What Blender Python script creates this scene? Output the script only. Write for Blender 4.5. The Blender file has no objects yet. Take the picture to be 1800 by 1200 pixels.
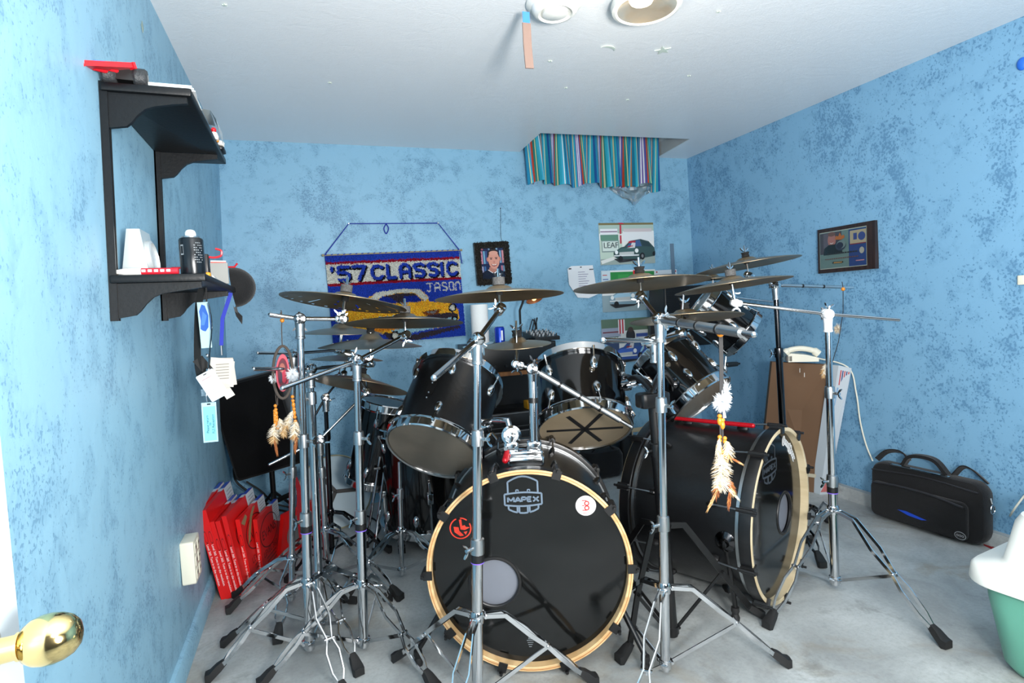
import bpy, math, random
from mathutils import Vector as V3, Matrix
random.seed(7)
SC = bpy.context.scene
COL = SC.collection
PI = math.pi
# ------------------------------------------------------------------ camera
S = 1.12
FPX = 994.3
pitch, roll, yaw = 0.05562, -0.04897, 0.348
CAMO = V3((0, 0, 1.045*S))
_fw = V3((math.sin(yaw)*math.cos(pitch), math.cos(yaw)*math.cos(pitch), -math.sin(pitch)))
_r0 = V3((math.cos(yaw), -math.sin(yaw), 0)); _u0 = _r0.cross(_fw)
CR = _r0*math.cos(roll) + _u0*math.sin(roll)
CU = -_r0*math.sin(roll) + _u0*math.cos(roll)
cd = bpy.data.cameras.new('camera'); cam = bpy.data.objects.new('camera', cd); COL.objects.link(cam)
cd.sensor_width = 36; cd.lens = FPX/1800*36; cd.clip_start = 0.02
m = Matrix((CR, CU, -_fw)).transposed().to_4x4(); m.translation = CAMO; cam.matrix_world = m
SC.camera = cam
# measuring helpers: where a sight line of the survey photo meets a plane of the room
def ray(x, y): return _fw + CR*((x-900)/FPX) - CU*((y-600)/FPX)
def at(x, y, d): return CAMO + ray(x, y)*d
def onz(x, y, z=0.0):
    r = ray(x, y); return CAMO + r*((z-CAMO.z)/r.z)
def ony(x, y, Y):
    r = ray(x, y); return CAMO + r*(Y/r.y)
def onpl(n, d, x, y):
    n = V3(n); r = ray(x, y); return CAMO + r*((d-n.dot(CAMO))/n.dot(r))
XL, AL, LL = -0.47015, 0.00105, 0.03189
XR, AR, LR = 2.87218, 0.00146, -0.0300
YB, AB, LB = 3.60538, 0.01005, 0.003
ZC, TX, TY = 2.21698, 0.01347, -0.00012
def onL(x, y, o=0): return onpl((1, -AL, -LL), XL+o, x, y)
def onR(x, y, o=0): return onpl((1, -AR, -LR), XR-o, x, y)
def onB(x, y, o=0): return onpl((-AB, 1, -LB), YB-o, x, y)
def onC(x, y, o=0): return onpl((-TX, -TY, 1), ZC-o, x, y)
def wl(y, z, o=0): return V3((XL+AL*y+LL*z+o, y, z))
def wr(y, z, o=0): return V3((XR+AR*y+LR*z-o, y, z))
def wb(x, z, o=0): return V3((x, YB+AB*x+LB*z-o, z))
def wc(x, y, o=0): return V3((x, y, ZC+TX*x+TY*y-o))
def vdir(x, y): return ray(x, y).normalized()
def idir(x, y, dx, dy):
    v = vdir(x, y); w = CR*dx - CU*dy; w = w - v*w.dot(v); return w.normalized()
def tilt(x, y, ang, ratio, under=True):
    """normal of a round thing whose outline at that spot is an ellipse: ang = major axis angle (deg, clockwise), ratio = minor/major"""
    a = math.radians(ang); v = vdir(x, y); u = idir(x, y, math.sin(a), -math.cos(a))
    return (u*math.sqrt(1-ratio*ratio) + v*(ratio if under else -ratio)).normalized()
def depth(p): return (p-CAMO).dot(_fw)
# ------------------------------------------------------------------ materials
MATS = {}
def lin(c):
    return tuple((x/255/12.92 if x/255 <= .04045 else ((x/255+.055)/1.055)**2.4) for x in c)
def mat(name, c=(200, 200, 200), rough=.5, metal=0.0, spec=.5, coat=0.0, bump=None, var=None, alpha=None, trans=0.0, emit=0.0, vcol=False, wood=None, sheen=0):
    if name in MATS: return MATS[name]
    M = bpy.data.materials.new(name); M.use_nodes = True; nt = M.node_tree; b = nt.nodes['Principled BSDF']
    col = (*lin(c), 1)
    b.inputs['Base Color'].default_value = col; b.inputs['Roughness'].default_value = rough
    b.inputs['Metallic'].default_value = metal; b.inputs['Specular IOR Level'].default_value = spec
    b.inputs['Coat Weight'].default_value = coat
    if trans: b.inputs['Transmission Weight'].default_value = trans
    if sheen: b.inputs['Sheen Weight'].default_value = sheen
    if alpha is not None: b.inputs['Alpha'].default_value = alpha
    if emit:
        b.inputs['Emission Color'].default_value = col; b.inputs['Emission Strength'].default_value = emit
    L = nt.links
    tc = nt.nodes.new('ShaderNodeTexCoord')
    src = None
    if vcol:
        a = nt.nodes.new('ShaderNodeVertexColor'); a.layer_name = 'Col'; src = a.outputs['Color']
        L.new(src, b.inputs['Base Color'])
    if var:  # (scale, amount)  faint mottling of the paint itself
        n = nt.nodes.new('ShaderNodeTexNoise'); n.inputs['Scale'].default_value = var[0]; n.inputs['Detail'].default_value = 5
        L.new(tc.outputs['Object'], n.inputs['Vector'])
        mx = nt.nodes.new('ShaderNodeMixRGB'); mx.blend_type = 'MULTIPLY'; mx.inputs['Fac'].default_value = var[1]
        rp = nt.nodes.new('ShaderNodeValToRGB'); rp.color_ramp.elements[0].position = .35; rp.color_ramp.elements[0].color = (.25, .25, .25, 1); rp.color_ramp.elements[1].position = .62
        L.new(n.outputs['Fac'], rp.inputs['Fac']); L.new(rp.outputs['Color'], mx.inputs['Color2'])
        if src: L.new(src, mx.inputs['Color1'])
        else: mx.inputs['Color1'].default_value = col
        L.new(mx.outputs['Color'], b.inputs['Base Color'])
    if wood:  # (c2, scale, stretch)
        mp = nt.nodes.new('ShaderNodeMapping'); mp.inputs['Scale'].default_value = wood[2]
        n = nt.nodes.new('ShaderNodeTexNoise'); n.inputs['Scale'].default_value = wood[1]; n.inputs['Detail'].default_value = 6
        L.new(tc.outputs['Object'], mp.inputs['Vector']); L.new(mp.outputs['Vector'], n.inputs['Vector'])
        rp = nt.nodes.new('ShaderNodeValToRGB'); rp.color_ramp.elements[0].position = .38; rp.color_ramp.elements[1].position = .62
        rp.color_ramp.elements[0].color = col; rp.color_ramp.elements[1].color = (*lin(wood[0]), 1)
        L.new(n.outputs['Fac'], rp.inputs['Fac']); L.new(rp.outputs['Color'], b.inputs['Base Color'])
    if bump:  # (scale, strength)
        n = nt.nodes.new('ShaderNodeTexNoise'); n.inputs['Scale'].default_value = bump[0]; n.inputs['Detail'].default_value = 4
        L.new(tc.outputs['Object'], n.inputs['Vector'])
        bp = nt.nodes.new('ShaderNodeBump'); bp.inputs['Strength'].default_value = bump[1]; bp.inputs['Distance'].default_value = .004
        L.new(n.outputs['Fac'], bp.inputs['Height']); L.new(bp.outputs['Normal'], b.inputs['Normal'])
    MATS[name] = M; return M
def ramp(nt, src, p0, p1, c0=(0, 0, 0, 1), c1=(1, 1, 1, 1)):
    r = nt.nodes.new('ShaderNodeValToRGB'); e = r.color_ramp.elements
    e[0].position, e[1].position = p0, p1; e[0].color, e[1].color = c0, c1
    nt.links.new(src, r.inputs['Fac']); return r.outputs['Color']
def noise(nt, vec, scale, detail=4, rough=.55, dist=0):
    n = nt.nodes.new('ShaderNodeTexNoise'); n.inputs['Scale'].default_value = scale; n.inputs['Detail'].default_value = detail
    n.inputs['Roughness'].default_value = rough; n.inputs['Distortion'].default_value = dist
    nt.links.new(vec, n.inputs['Vector']); return n.outputs['Fac']
def mth(nt, op, a, b):
    n = nt.nodes.new('ShaderNodeMath'); n.operation = op
    for i, v in enumerate((a, b)):
        if isinstance(v, (int, float)): n.inputs[i].default_value = v
        else: nt.links.new(v, n.inputs[i])
    return n.outputs[0]
def mix(nt, fac, a, b):
    n = nt.nodes.new('ShaderNodeMixRGB')
    for k, v in (('Fac', fac), ('Color1', a), ('Color2', b)):
        if isinstance(v, (int, float, tuple)): n.inputs[k].default_value = v
        else: nt.links.new(v, n.inputs[k])
    return n.outputs['Color']
def wall_mat(name, base, dark, cover, stretch, fine):
    """light blue wall paint with a darker blue sponged and dabbed over it in broken patches"""
    M = bpy.data.materials.new(name); M.use_nodes = True; nt = M.node_tree; b = nt.nodes['Principled BSDF']
    tc = nt.nodes.new('ShaderNodeTexCoord'); mp = nt.nodes.new('ShaderNodeMapping'); mp.inputs['Scale'].default_value = stretch
    nt.links.new(tc.outputs['Object'], mp.inputs['Vector']); v = mp.outputs['Vector']
    big = ramp(nt, noise(nt, v, 3.6, 6, .62, .8), .42, .66)
    med = noise(nt, v, 15, 5, .62, .5)
    spk = noise(nt, v, fine, 2, .5, .3)
    dens = mth(nt, 'ADD', mth(nt, 'MULTIPLY', big, .12), mth(nt, 'MULTIPLY', med, .30))
    fac = ramp(nt, mth(nt, 'ADD', mth(nt, 'MULTIPLY', spk, .62), dens), cover, cover+.025)
    soft = mth(nt, 'MULTIPLY', ramp(nt, mth(nt, 'ADD', med, mth(nt, 'MULTIPLY', big, .16)), .52, .74), .30)
    f = mth(nt, 'MAXIMUM', mth(nt, 'MULTIPLY', fac, .64), soft)
    nt.links.new(mix(nt, f, (*lin(base), 1), (*lin(dark), 1)), b.inputs['Base Color'])
    b.inputs['Roughness'].default_value = .45; b.inputs['Specular IOR Level'].default_value = .35
    bp = nt.nodes.new('ShaderNodeBump'); bp.inputs['Strength'].default_value = .22; bp.inputs['Distance'].default_value = .006
    nt.links.new(noise(nt, v, 22, 6, .6), bp.inputs['Height']); nt.links.new(bp.outputs['Normal'], b.inputs['Normal'])
    return M
def floor_mat():
    M = bpy.data.materials.new('concrete_floor'); M.use_nodes = True; nt = M.node_tree; b = nt.nodes['Principled BSDF']
    tc = nt.nodes.new('ShaderNodeTexCoord'); v = tc.outputs['Object']
    base = mix(nt, ramp(nt, noise(nt, v, 2.6, 7, .6, .5), .35, .68), (*lin((142, 146, 146)), 1), (*lin((186, 191, 191)), 1))
    base = mix(nt, mth(nt, 'MULTIPLY', ramp(nt, noise(nt, v, 70, 4, .7), .45, .72), .35), base, (*lin((120, 124, 124)), 1))
    base = mix(nt, mth(nt, 'MULTIPLY', ramp(nt, noise(nt, v, 1.9, 5, .65, 1.2), .56, .72), .6), base, (*lin((134, 120, 94)), 1))
    base = mix(nt, mth(nt, 'MULTIPLY', ramp(nt, noise(nt, v, 5, 6, .7, .3), .57, .70), .55), base, (*lin((104, 105, 100)), 1))
    nt.links.new(base, b.inputs['Base Color']); b.inputs['Roughness'].default_value = .6
    bp = nt.nodes.new('ShaderNodeBump'); bp.inputs['Strength'].default_value = .25; bp.inputs['Distance'].default_value = .003
    nt.links.new(noise(nt, v, 60, 6, .7), bp.inputs['Height']); nt.links.new(bp.outputs['Normal'], b.inputs['Normal'])
    return M
def ceil_mat():
    M = bpy.data.materials.new('swirled_ceiling_paint'); M.use_nodes = True; nt = M.node_tree; b = nt.nodes['Principled BSDF']
    tc = nt.nodes.new('ShaderNodeTexCoord'); mp = nt.nodes.new('ShaderNodeMapping'); mp.inputs['Scale'].default_value = (1, 1.5, 1); mp.inputs['Rotation'].default_value = (0, 0, .5)
    nt.links.new(tc.outputs['Object'], mp.inputs['Vector']); v = mp.outputs['Vector']
    nt.links.new(mix(nt, noise(nt, v, 2, 4), (*lin((236, 238, 239)), 1), (*lin((238, 240, 241)), 1)), b.inputs['Base Color'])
    b.inputs['Roughness'].default_value = .28; b.inputs['Specular IOR Level'].default_value = .5
    h = mth(nt, 'ADD', mth(nt, 'MULTIPLY', noise(nt, v, 7, 4, .6, 2.0), .5), mth(nt, 'MULTIPLY', noise(nt, v, 120, 3, .6, .4), .35))
    bp = nt.nodes.new('ShaderNodeBump'); bp.inputs['Strength'].default_value = .35; bp.inputs['Distance'].default_value = .008
    nt.links.new(h, bp.inputs['Height']); nt.links.new(bp.outputs['Normal'], b.inputs['Normal'])
    return M
CHROME = mat('chrome', (206, 208, 210), .09, 1)
STEEL = mat('dull_steel', (170, 174, 178), .3, 1)
SATIN = mat('satin_aluminium', (184, 188, 190), .3, 1)
BLKCHROME = mat('black_chrome', (70, 70, 72), .14, 1)
BLKMETAL = mat('black_metal', (16, 16, 17), .33, 0, .5)
BRONZE = mat('cymbal_bronze', (158, 138, 110), .36, .85, var=(7, .4))
BRONZE2 = mat('dark_cymbal_bronze', (128, 116, 98), .38, .85, var=(7, .45))
RUBBER = mat('black_rubber', (24, 24, 25), .65)
FELT = mat('grey_felt', (92, 92, 92), .95, bump=(220, .8), var=(160, .5))
BLKFELT = mat('black_felt', (22, 22, 22), .95)
BLKWRAP = mat('black_drum_wrap', (9, 10, 12), .12, 0, .5, coat=.3)
BLKWOOD = mat('black_stained_wood', (14, 15, 17), .33, 0, .5, bump=(60, .15))
BLKHEAD = mat('black_drumhead', (13, 14, 14), .1, 0, .5)
CLEARHEAD = mat('smoky_drumhead', (104, 98, 88), .22, 0, .5, var=(5, .35))
TANHEAD = mat('tan_drumhead', (140, 126, 104), .22, 0, .5, var=(4, .25))
MAPLE = mat('maple_hoop', (220, 188, 140), .4, 0, .4, wood=((200, 160, 110), 6, (1, 1, 8)))
MAPLEIN = mat('pale_maple', (205, 190, 158), .5, 0, .4, wood=((186, 168, 134), 5, (1, 1, 4)))
BLKPLASTIC = mat('black_plastic', (18, 18, 19), .4)
WHITE = mat('white_plastic', (232, 232, 226), .4)
BLKPAINT = mat('black_shelf_paint', (8, 11, 14), .42, 0, .35, bump=(120, .12))
PRINT = mat('printed_colours', (255, 255, 255), .42, vcol=True)
PRINTG = mat('glossy_printed_colours', (255, 255, 255), .16, vcol=True)
CLOTHB = mat('black_nylon', (17, 17, 19), .8, 0, .3, bump=(300, .5), sheen=.15)
REDBOX = mat('red_card', (214, 22, 22), .38)
CARD = mat('corrugated_card', (112, 84, 61), .8, var=(3, .18))
PURPLE = mat('purple_ring', (120, 90, 205), .35)
BEAD = mat('orange_wood_bead', (206, 128, 36), .28)
SUEDE = mat('brown_suede_cord', (74, 66, 60), .9)
BLKCORD = mat('black_leather_cord', (28, 27, 28), .7)
BRASS = mat('polished_brass', (234, 210, 148), .12, 1)
CREAM = mat('cream_plastic', (226, 222, 204), .35)
# ------------------------------------------------------------------ mesh builder
def frame(axis, hint=None):
    z = V3(axis).normalized(); h = V3(hint) if hint is not None else (V3((0, 0, 1)) if abs(z.z) < .9 else V3((1, 0, 0)))
    x = h - z*h.dot(z)
    if x.length < 1e-6: x = V3((0, 1, 0)) - z*z.y
    x.normalize(); return x, z.cross(x), z
class MB:
    def __init__(s): s.v = []; s.f = []; s.c = []; s.m = []; s.mi = 0; s.anycol = False
    def add(s, vs, fs, col=None):
        o = len(s.v); s.v += [V3(p) for p in vs]
        for f in fs: s.f.append([i+o for i in f]); s.c.append(col); s.m.append(s.mi)
        if col is not None: s.anycol = True
        return s
    def poly(s, pts, col=None): return s.add(pts, [list(range(len(pts)))], col)
    def ring_loft(s, rings, cap=True, col=None, closed=True):
        n = len(rings[0]); vs = [p for r in rings for p in r]; fs = []
        for i in range(len(rings)-1):
            for j in range(n if closed else n-1):
                a, b = i*n+j, i*n+(j+1) % n; fs.append([a, b, b+n, a+n])
        if cap and closed: fs.append(list(range(n))[::-1]); fs.append([(len(rings)-1)*n+j for j in range(n)])
        return s.add(vs, fs, col)
    def tube(s, pts, r, n=8, cap=True, col=None, sx=1.0, hint=None):
        pts = [V3(p) for p in pts]; rs = r if isinstance(r, (list, tuple)) else [r]*len(pts)
        t0 = (pts[1]-pts[0]).normalized(); x, y, _ = frame(t0, hint); rings = []
        for i, p in enumerate(pts):
            t = (pts[min(i+1, len(pts)-1)]-pts[max(i-1, 0)])
            t = t.normalized() if t.length > 1e-9 else t0
            x = x - t*x.dot(t)
            x = x.normalized() if x.length > 1e-6 else frame(t)[0]
            y = t.cross(x)
            rings.append([p + x*(math.cos(2*PI*k/n)*rs[i]*sx) + y*(math.sin(2*PI*k/n)*rs[i]) for k in range(n)])
        return s.ring_loft(rings, cap, col)
    def bar(s, pts, w, t, side, col=None):
        """flat bar: width w along side, thickness t"""
        side = V3(side).normalized(); pts = [V3(p) for p in pts]; rings = []
        for i, p in enumerate(pts):
            d = (pts[min(i+1, len(pts)-1)]-pts[max(i-1, 0)]).normalized(); a = side - d*side.dot(d); a.normalize(); b = d.cross(a)
            rings.append([p+a*w/2+b*t/2, p-a*w/2+b*t/2, p-a*w/2-b*t/2, p+a*w/2-b*t/2])
        return s.ring_loft(rings, True, col)
    def cyl(s, a, b, ra, rb=None, n=16, col=None, cap=True):
        return s.tube([a, b], [ra, ra if rb is None else rb], n, cap, col)
    def lathe(s, c, axis, prof, n=24, col=None, hint=None, cap=False):
        x, y, z = frame(axis, hint); c = V3(c)
        rings = [[c + z*h + (x*math.cos(2*PI*k/n) + y*math.sin(2*PI*k/n))*max(r, 1e-5) for k in range(n)] for r, h in prof]
        return s.ring_loft(rings, cap, col)
    def annulus(s, c, axis, ri, ro, n=32, col=None):
        x, y, z = frame(axis); c = V3(c); vs = []
        for r in (ri, ro): vs += [c+(x*math.cos(2*PI*k/n)+y*math.sin(2*PI*k/n))*r for k in range(n)]
        return s.add(vs, [[k, (k+1) % n, n+(k+1) % n, n+k] for k in range(n)], col)
    def disc(s, c, axis, r, n=32, col=None, ry=None, hint=None):
        x, y, z = frame(axis, hint); c = V3(c)
        return s.poly([c+x*math.cos(2*PI*k/n)*r+y*math.sin(2*PI*k/n)*(ry or r) for k in range(n)], col)
    def box(s, c, size, ax=None, col=None, taper=1.0):
        c = V3(c); X, Y, Z = ax if ax else (V3((1, 0, 0)), V3((0, 1, 0)), V3((0, 0, 1))); a, b, h = [q/2 for q in size]
        vs = []
        for dz, k in ((-h, 1.0), (h, taper)):
            for dx, dy in ((-a, -b), (a, -b), (a, b), (-a, b)): vs.append(c+X*dx*k+Y*dy*k+Z*dz)
        return s.add(vs, [[3, 2, 1, 0], [4, 5, 6, 7], [0, 1, 5, 4], [1, 2, 6, 5], [2, 3, 7, 6], [3, 0, 4, 7]], col)
    def rbox(s, c, size, r, ax=None, n=4, col=None, topr=None):
        """box with rounded vertical (Z) corners and softened rims"""
        c = V3(c); X, Y, Z = ax if ax else (V3((1, 0, 0)), V3((0, 1, 0)), V3((0, 0, 1))); a, b, h = [q/2 for q in size]
        e = topr if topr is not None else min(r, h)*.5
        lv = [(-h, e), (-h+e*.3, e*.3), (-h+e, 0), (h-e, 0), (h-e*.3, e*.3), (h, e)]; rings = []
        for z, ins in lv:
            rg = []
            rr = max(r-ins*.3, 1e-4)
            for q, (sx, sy) in enumerate(((1, 1), (-1, 1), (-1, -1), (1, -1))):
                for k in range(n+1):
                    an = q*PI/2 + k*PI/2/n
                    rg.append(c + X*(sx*(a-ins-rr)+math.cos(an)*rr) + Y*(sy*(b-ins-rr)+math.sin(an)*rr) + Z*z)
            rings.append(rg)
        return s.ring_loft(rings, True, col)
    def prism(s, poly, o, X, Y, dz, col=None):
        o = V3(o); X = V3(X); Y = V3(Y); dz = V3(dz); n = len(poly)
        a = [o+X*p[0]+Y*p[1] for p in poly]; b = [p+dz for p in a]
        return s.add(a+b, [list(range(n))[::-1], list(range(n, 2*n))]+[[i, (i+1) % n, n+(i+1) % n, n+i] for i in range(n)], col)
    def ball(s, c, r, ax=None, n=12, m=8, col=None):
        c = V3(c); rr = r if isinstance(r, (tuple, list)) else (r, r, r); X, Y, Z = ax if ax else (V3((1, 0, 0)), V3((0, 1, 0)), V3((0, 0, 1)))
        rings = []
        for i in range(m+1):
            p = -PI/2+PI*i/m; q = max(math.cos(p), 1e-4)
            rings.append([c+X*math.cos(2*PI*k/n)*q*rr[0]+Y*math.sin(2*PI*k/n)*q*rr[1]+Z*math.sin(p)*rr[2] for k in range(n)])
        return s.ring_loft(rings, False, col)
    def build(s, name, m, parent=None, loc=None, sharp=35, flat=False):
        org = V3((0, 0, 0))
        if parent is not None:
            q = parent
            while q is not None: org += V3(q.location); q = q.parent
        elif loc is not None: org = V3(loc)
        me = bpy.data.meshes.new(name); me.from_pydata([p-org for p in s.v], [], s.f); me.update()
        ms = m if isinstance(m, (list, tuple)) else [m]
        for q in ms: me.materials.append(q)
        if len(ms) > 1:
            for p, i in zip(me.polygons, s.m): p.material_index = i
        if s.anycol:
            ca = me.color_attributes.new('Col', 'FLOAT_COLOR', 'CORNER'); i = 0
            for p, c in zip(me.polygons, s.c):
                cc = (*lin(c), 1) if c else (1, 1, 1, 1)
                for _ in p.loop_indices: ca.data[i].color = cc; i += 1
        if not flat:
            me.shade_smooth(); me.set_sharp_from_angle(angle=math.radians(sharp))
        o = bpy.data.objects.new(name, me); COL.objects.link(o)
        if parent is not None: o.parent = parent
        elif loc is not None: o.location = org
        return o
def thing(name, label, cat, loc, group=None):
    o = bpy.data.objects.new(name, None); o.empty_display_size = .05; COL.objects.link(o); o.location = V3(loc); return tag(o, label, cat, group)
def tag(o, label, cat, group=None, kind=None):
    o['label'] = label; o['category'] = cat
    if group: o['group'] = group
    if kind: o['kind'] = kind
    return o
def struct(name, mb, m, loc=None, **k):
    o = mb.build(name, m, None, loc, **k); o['kind'] = 'structure'; return o
_txt = {}
def text(mb, s, o, X, Y, size, col=None, align='LEFT', lift=V3((0, 0, 0))):
    """flat lettering added to a mesh builder"""
    if s not in _txt:
        cu = bpy.data.curves.new('t', 'FONT'); cu.body = s; cu.size = 1; cu.resolution_u = 3
        ob = bpy.data.objects.new('t', cu); me = bpy.data.meshes.new_from_object(ob)
        _txt[s] = ([tuple(v.co) for v in me.vertices], [list(p.vertices) for p in me.polygons])
        bpy.data.objects.remove(ob); bpy.data.curves.remove(cu); bpy.data.meshes.remove(me)
    vs, fs = _txt[s]
    if not vs: return
    x0, x1 = min(v[0] for v in vs), max(v[0] for v in vs)
    sh = {'LEFT': x0, 'CENTER': (x0+x1)/2, 'RIGHT': x1}[align]
    mb.add([V3(o)+X*((v[0]-sh)*size)+Y*(v[1]*size)+lift for v in vs], fs, col)
def flat_picture(mb, o, X, Y, N, shapes, step=.0004):
    """printed sheet: polygons in sheet coordinates, each a hair above the one before"""
    for i, (pts, col) in enumerate(shapes):
        mb.poly([V3(o)+X*p[0]+Y*p[1]+N*(step*(i+1)) for p in pts], col)
def rect(x0, y0, x1, y1): return [(x0, y0), (x1, y0), (x1, y1), (x0, y1)]
def ell(cx, cy, rx, ry, n=20): return [(cx+rx*math.cos(2*PI*k/n), cy+ry*math.sin(2*PI*k/n)) for k in range(n)]
def curve(pts, n=8):
    """smooth path through points"""
    P = [V3(p) for p in pts]; P = [P[0]*2-P[1]]+P+[P[-1]*2-P[-2]]; out = []
    for i in range(1, len(P)-2):
        for k in range(n):
            t = k/n; a, b, c, d = P[i-1], P[i], P[i+1], P[i+2]
            out.append(.5*((2*b)+(c-a)*t+(2*a-5*b+4*c-d)*t*t+(3*b-a-3*c+d)*t**3))
    out.append(P[-2]); return out
XA, YA, ZA = V3((1, 0, 0)), V3((0, 1, 0)), V3((0, 0, 1))
FLASH, REAR_FILL, CEIL_FILL, EXPO = 29, 40, 98, -0.11
# ------------------------------------------------------------------ room shell
WALLM = wall_mat('sponged_blue_wall', (132, 179, 206), (74, 118, 152), .578, (1, 1, 1), 140)
WALLR = wall_mat('dabbed_blue_wall', (124, 171, 203), (68, 114, 152), .56, (1, 1, .8), 100)
WALLL = wall_mat('scraped_blue_wall', (142, 187, 210), (86, 130, 162), .578, (1, 1.0, .75), 150)
CEILM = ceil_mat(); FLOORM = floor_mat()
WHITEP = mat('white_paint', (226, 230, 232), .5)
Y0, YE = -1.2, 3.78
m = MB(); m.box((1.2, (Y0+YE)/2, -.06), (4.4, YE-Y0, .12)); struct('floor', m, FLOORM)
hA, hB, hC, hD = (1.418, 3.22), (2.485, 3.187), (2.545, 3.70), (1.440, 3.70)
m = MB(); up = V3((0, 0, .1))
for pl in ([(-.62, Y0), (3.0, Y0), (3.0, 3.187), hB, hA, (-.62, 3.22)], [(-.62, 3.22), hA, hD, (-.62, 3.70)], [hB, (3.0, 3.187), (3.0, 3.70), hC]):
    a = [wc(*p) for p in pl]; n = len(pl); b = [p+up for p in a]
    m.add(a+b, [list(range(n))[::-1], list(range(n, 2*n))]+[[i, (i+1) % n, n+(i+1) % n, n+i] for i in range(n)])
struct('ceiling', m, CEILM)
m = MB(); H = V3((0, 0, .36))   # lining of the window well in the ceiling
for p, q in ((hA, hB), (hB, hC), (hD, hA)):
    a, b = wc(*p), wc(*q); a.z += .0; d = (b-a).normalized(); nrm = V3((-d.y, d.x, 0))*-.012
    m.add([a, b, b+H, a+H, a+nrm, b+nrm, b+H+nrm, a+H+nrm], [[0, 1, 2, 3], [7, 6, 5, 4], [0, 4, 5, 1], [2, 6, 7, 3], [1, 5, 6, 2], [3, 7, 4, 0]])
c = [wc(*p)+H for p in (hA, hB, hC, hD)]; m.poly(c)
struct('trim_1', m, mat('white_lining', (228, 232, 232), .5))
def slab(name, pts, off, M):
    m = MB(); n = len(pts); off = V3(off); b = [p+off for p in pts]
    m.add(list(pts)+b, [list(range(n)), list(range(n, 2*n))[::-1]]+[[i, n+i, n+(i+1) % n, (i+1) % n] for i in range(n)])
    return struct(name, m, M)
slab('wall_left', [wl(Y0, 0), wl(YE, 0), wl(YE, 2.32), wl(Y0, 2.32)], (-.1, 0, 0), WALLL)
slab('wall_right', [wr(Y0, 0), wr(YE, 0), wr(YE, 2.32), wr(Y0, 2.32)], (.1, 0, 0), WALLR)
slab('wall_back', [wb(-.6, 0), wb(3.0, 0), wb(3.0, 2.3), wb(2.53, 2.3), wb(2.53, 2.34), wb(1.45, 2.34), wb(1.45, 2.3), wb(-.6, 2.3)], (0, .1, 0), WALLM)
slab('wall_front', [V3((-.6, Y0, 0)), V3((3, Y0, 0)), V3((3, Y0, 2.3)), V3((-.6, Y0, 2.3))], (0, -.1, 0), mat('dark_hall', (48, 51, 54), .7))
m = MB()
for y0, y1 in ((.75, 3.6),):
    a = [wl(y0, 0, .0), wl(y0, 0, .022), wl(y0, .055, .022), wl(y0, .072, .012), wl(y0, .075, .0)]
    b = [wl(y1, 0, .0), wl(y1, 0, .022), wl(y1, .055, .022), wl(y1, .072, .012), wl(y1, .075, .0)]
    m.ring_loft([a, b])
struct('baseboard_left', m, WALLL)
lz = onR(1500, 860, .035).z
m = MB(); a = [wr(-.6, 0, 0), wr(-.6, 0, .05), wr(-.6, lz, .035), wr(-.6, lz, 0)]; b = [wr(3.6, 0, 0), wr(3.6, 0, .05), wr(3.6, lz, .035), wr(3.6, lz, 0)]
m.ring_loft([a, b]); struct('trim_2', m, FLOORM)
# window hidden high in the well behind the valance
m = MB(); wy = 3.655
for x0, x1, z0, z1 in ((1.46, 2.52, 2.36, 2.39), (1.46, 2.52, 2.51, 2.54), (1.46, 1.5, 2.36, 2.54), (2.48, 2.52, 2.36, 2.54), (1.97, 2.01, 2.36, 2.54)):
    m.box(((x0+x1)/2, wy, (z0+z1)/2), (x1-x0, .04, z1-z0))
w1 = struct('window_1', m, WHITEP)
m = MB(); m.box((1.99, wy+.005, 2.45), (1.0, .006, .14)); m.build('window_glass', mat('window_glass', (230, 240, 245), .05, trans=1.0), w1)
# open door at the left, seen nearly edge-on
DX = -.284
m = MB(); m.box((DX-.02, .215, 1.0), (.04, .93, 1.98)); door = struct('door_1', m, mat('white_door_paint', (186, 196, 202), .4))
kc = V3((DX, .610, .893)); ka = V3((1, .03, .05)).normalized()
m = MB(); m.lathe(kc, ka, [(a_*.86, b_*.86) for a_, b_ in [(.0, -.001), (.034, -.001), (.035, .003), (.031, .006), (.019, .010), (.013, .013)]], 32)
m.build('rosette', BRASS, door)
m = MB(); m.lathe(kc, ka, [(a_*.86, b_*.86) for a_, b_ in [(.013, .012), (.0125, .030), (.0145, .031), (.0145, .034), (.0125, .0345)]], 28)
m.build('knob_neck', BRASS, door)
m = MB(); m.lathe(kc, ka, [(a_*.86, b_*.86) for a_, b_ in [(.0, .0335), (.012, .034), (.0185, .037), (.0232, .044), (.0255, .053), (.0255, .061), (.0235, .070), (.0195, .078), (.013, .0835), (.006, .0858), (.0, .0862)]], 40)
m.build('knob', BRASS, door)
# ------------------------------------------------------------------ left wall: socket tap, adapter, wall patch
bx = wl(2.235, .352, .001)
t = thing('outlet_tap', 'cream multi-socket outlet tap plugged into left wall above baseboard', 'outlet', bx)
m = MB(); ax = (V3((0, 1, 0)), V3((0, 0, 1)), V3((1, 0, 0)))
m.rbox(bx+V3((.022, 0, 0)), (.105, .15, .044), .008, ax); m.build('housing', CREAM, t)
for i in (-1, 0, 1):
    for j in (-1, 1):
        m = MB(); c = bx+V3((.0445, j*.024, i*.045))
        m.rbox(c, (.034, .036, .003), .006, ax); o = m.build('socket', CREAM, t)
        m = MB()
        for q in (-.006, .006): m.box(c+V3((.0018, q, .003)), (.001, .003, .01))
        m.build('socket_slots', BLKPLASTIC, o)
p = onL(292, 1196, .03); p.y = 1.47
m = MB(); m.rbox(wl(1.47, .045, .045), (.05, .06, .035), .006); o = m.build('power_adapter', WHITE, None, wl(1.47, .045, .045))
tag(o, 'small white plug block by the left baseboard at bottom picture edge', 'adapter')
p = onL(250, 47, .001); m = MB(); d = .011
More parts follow.
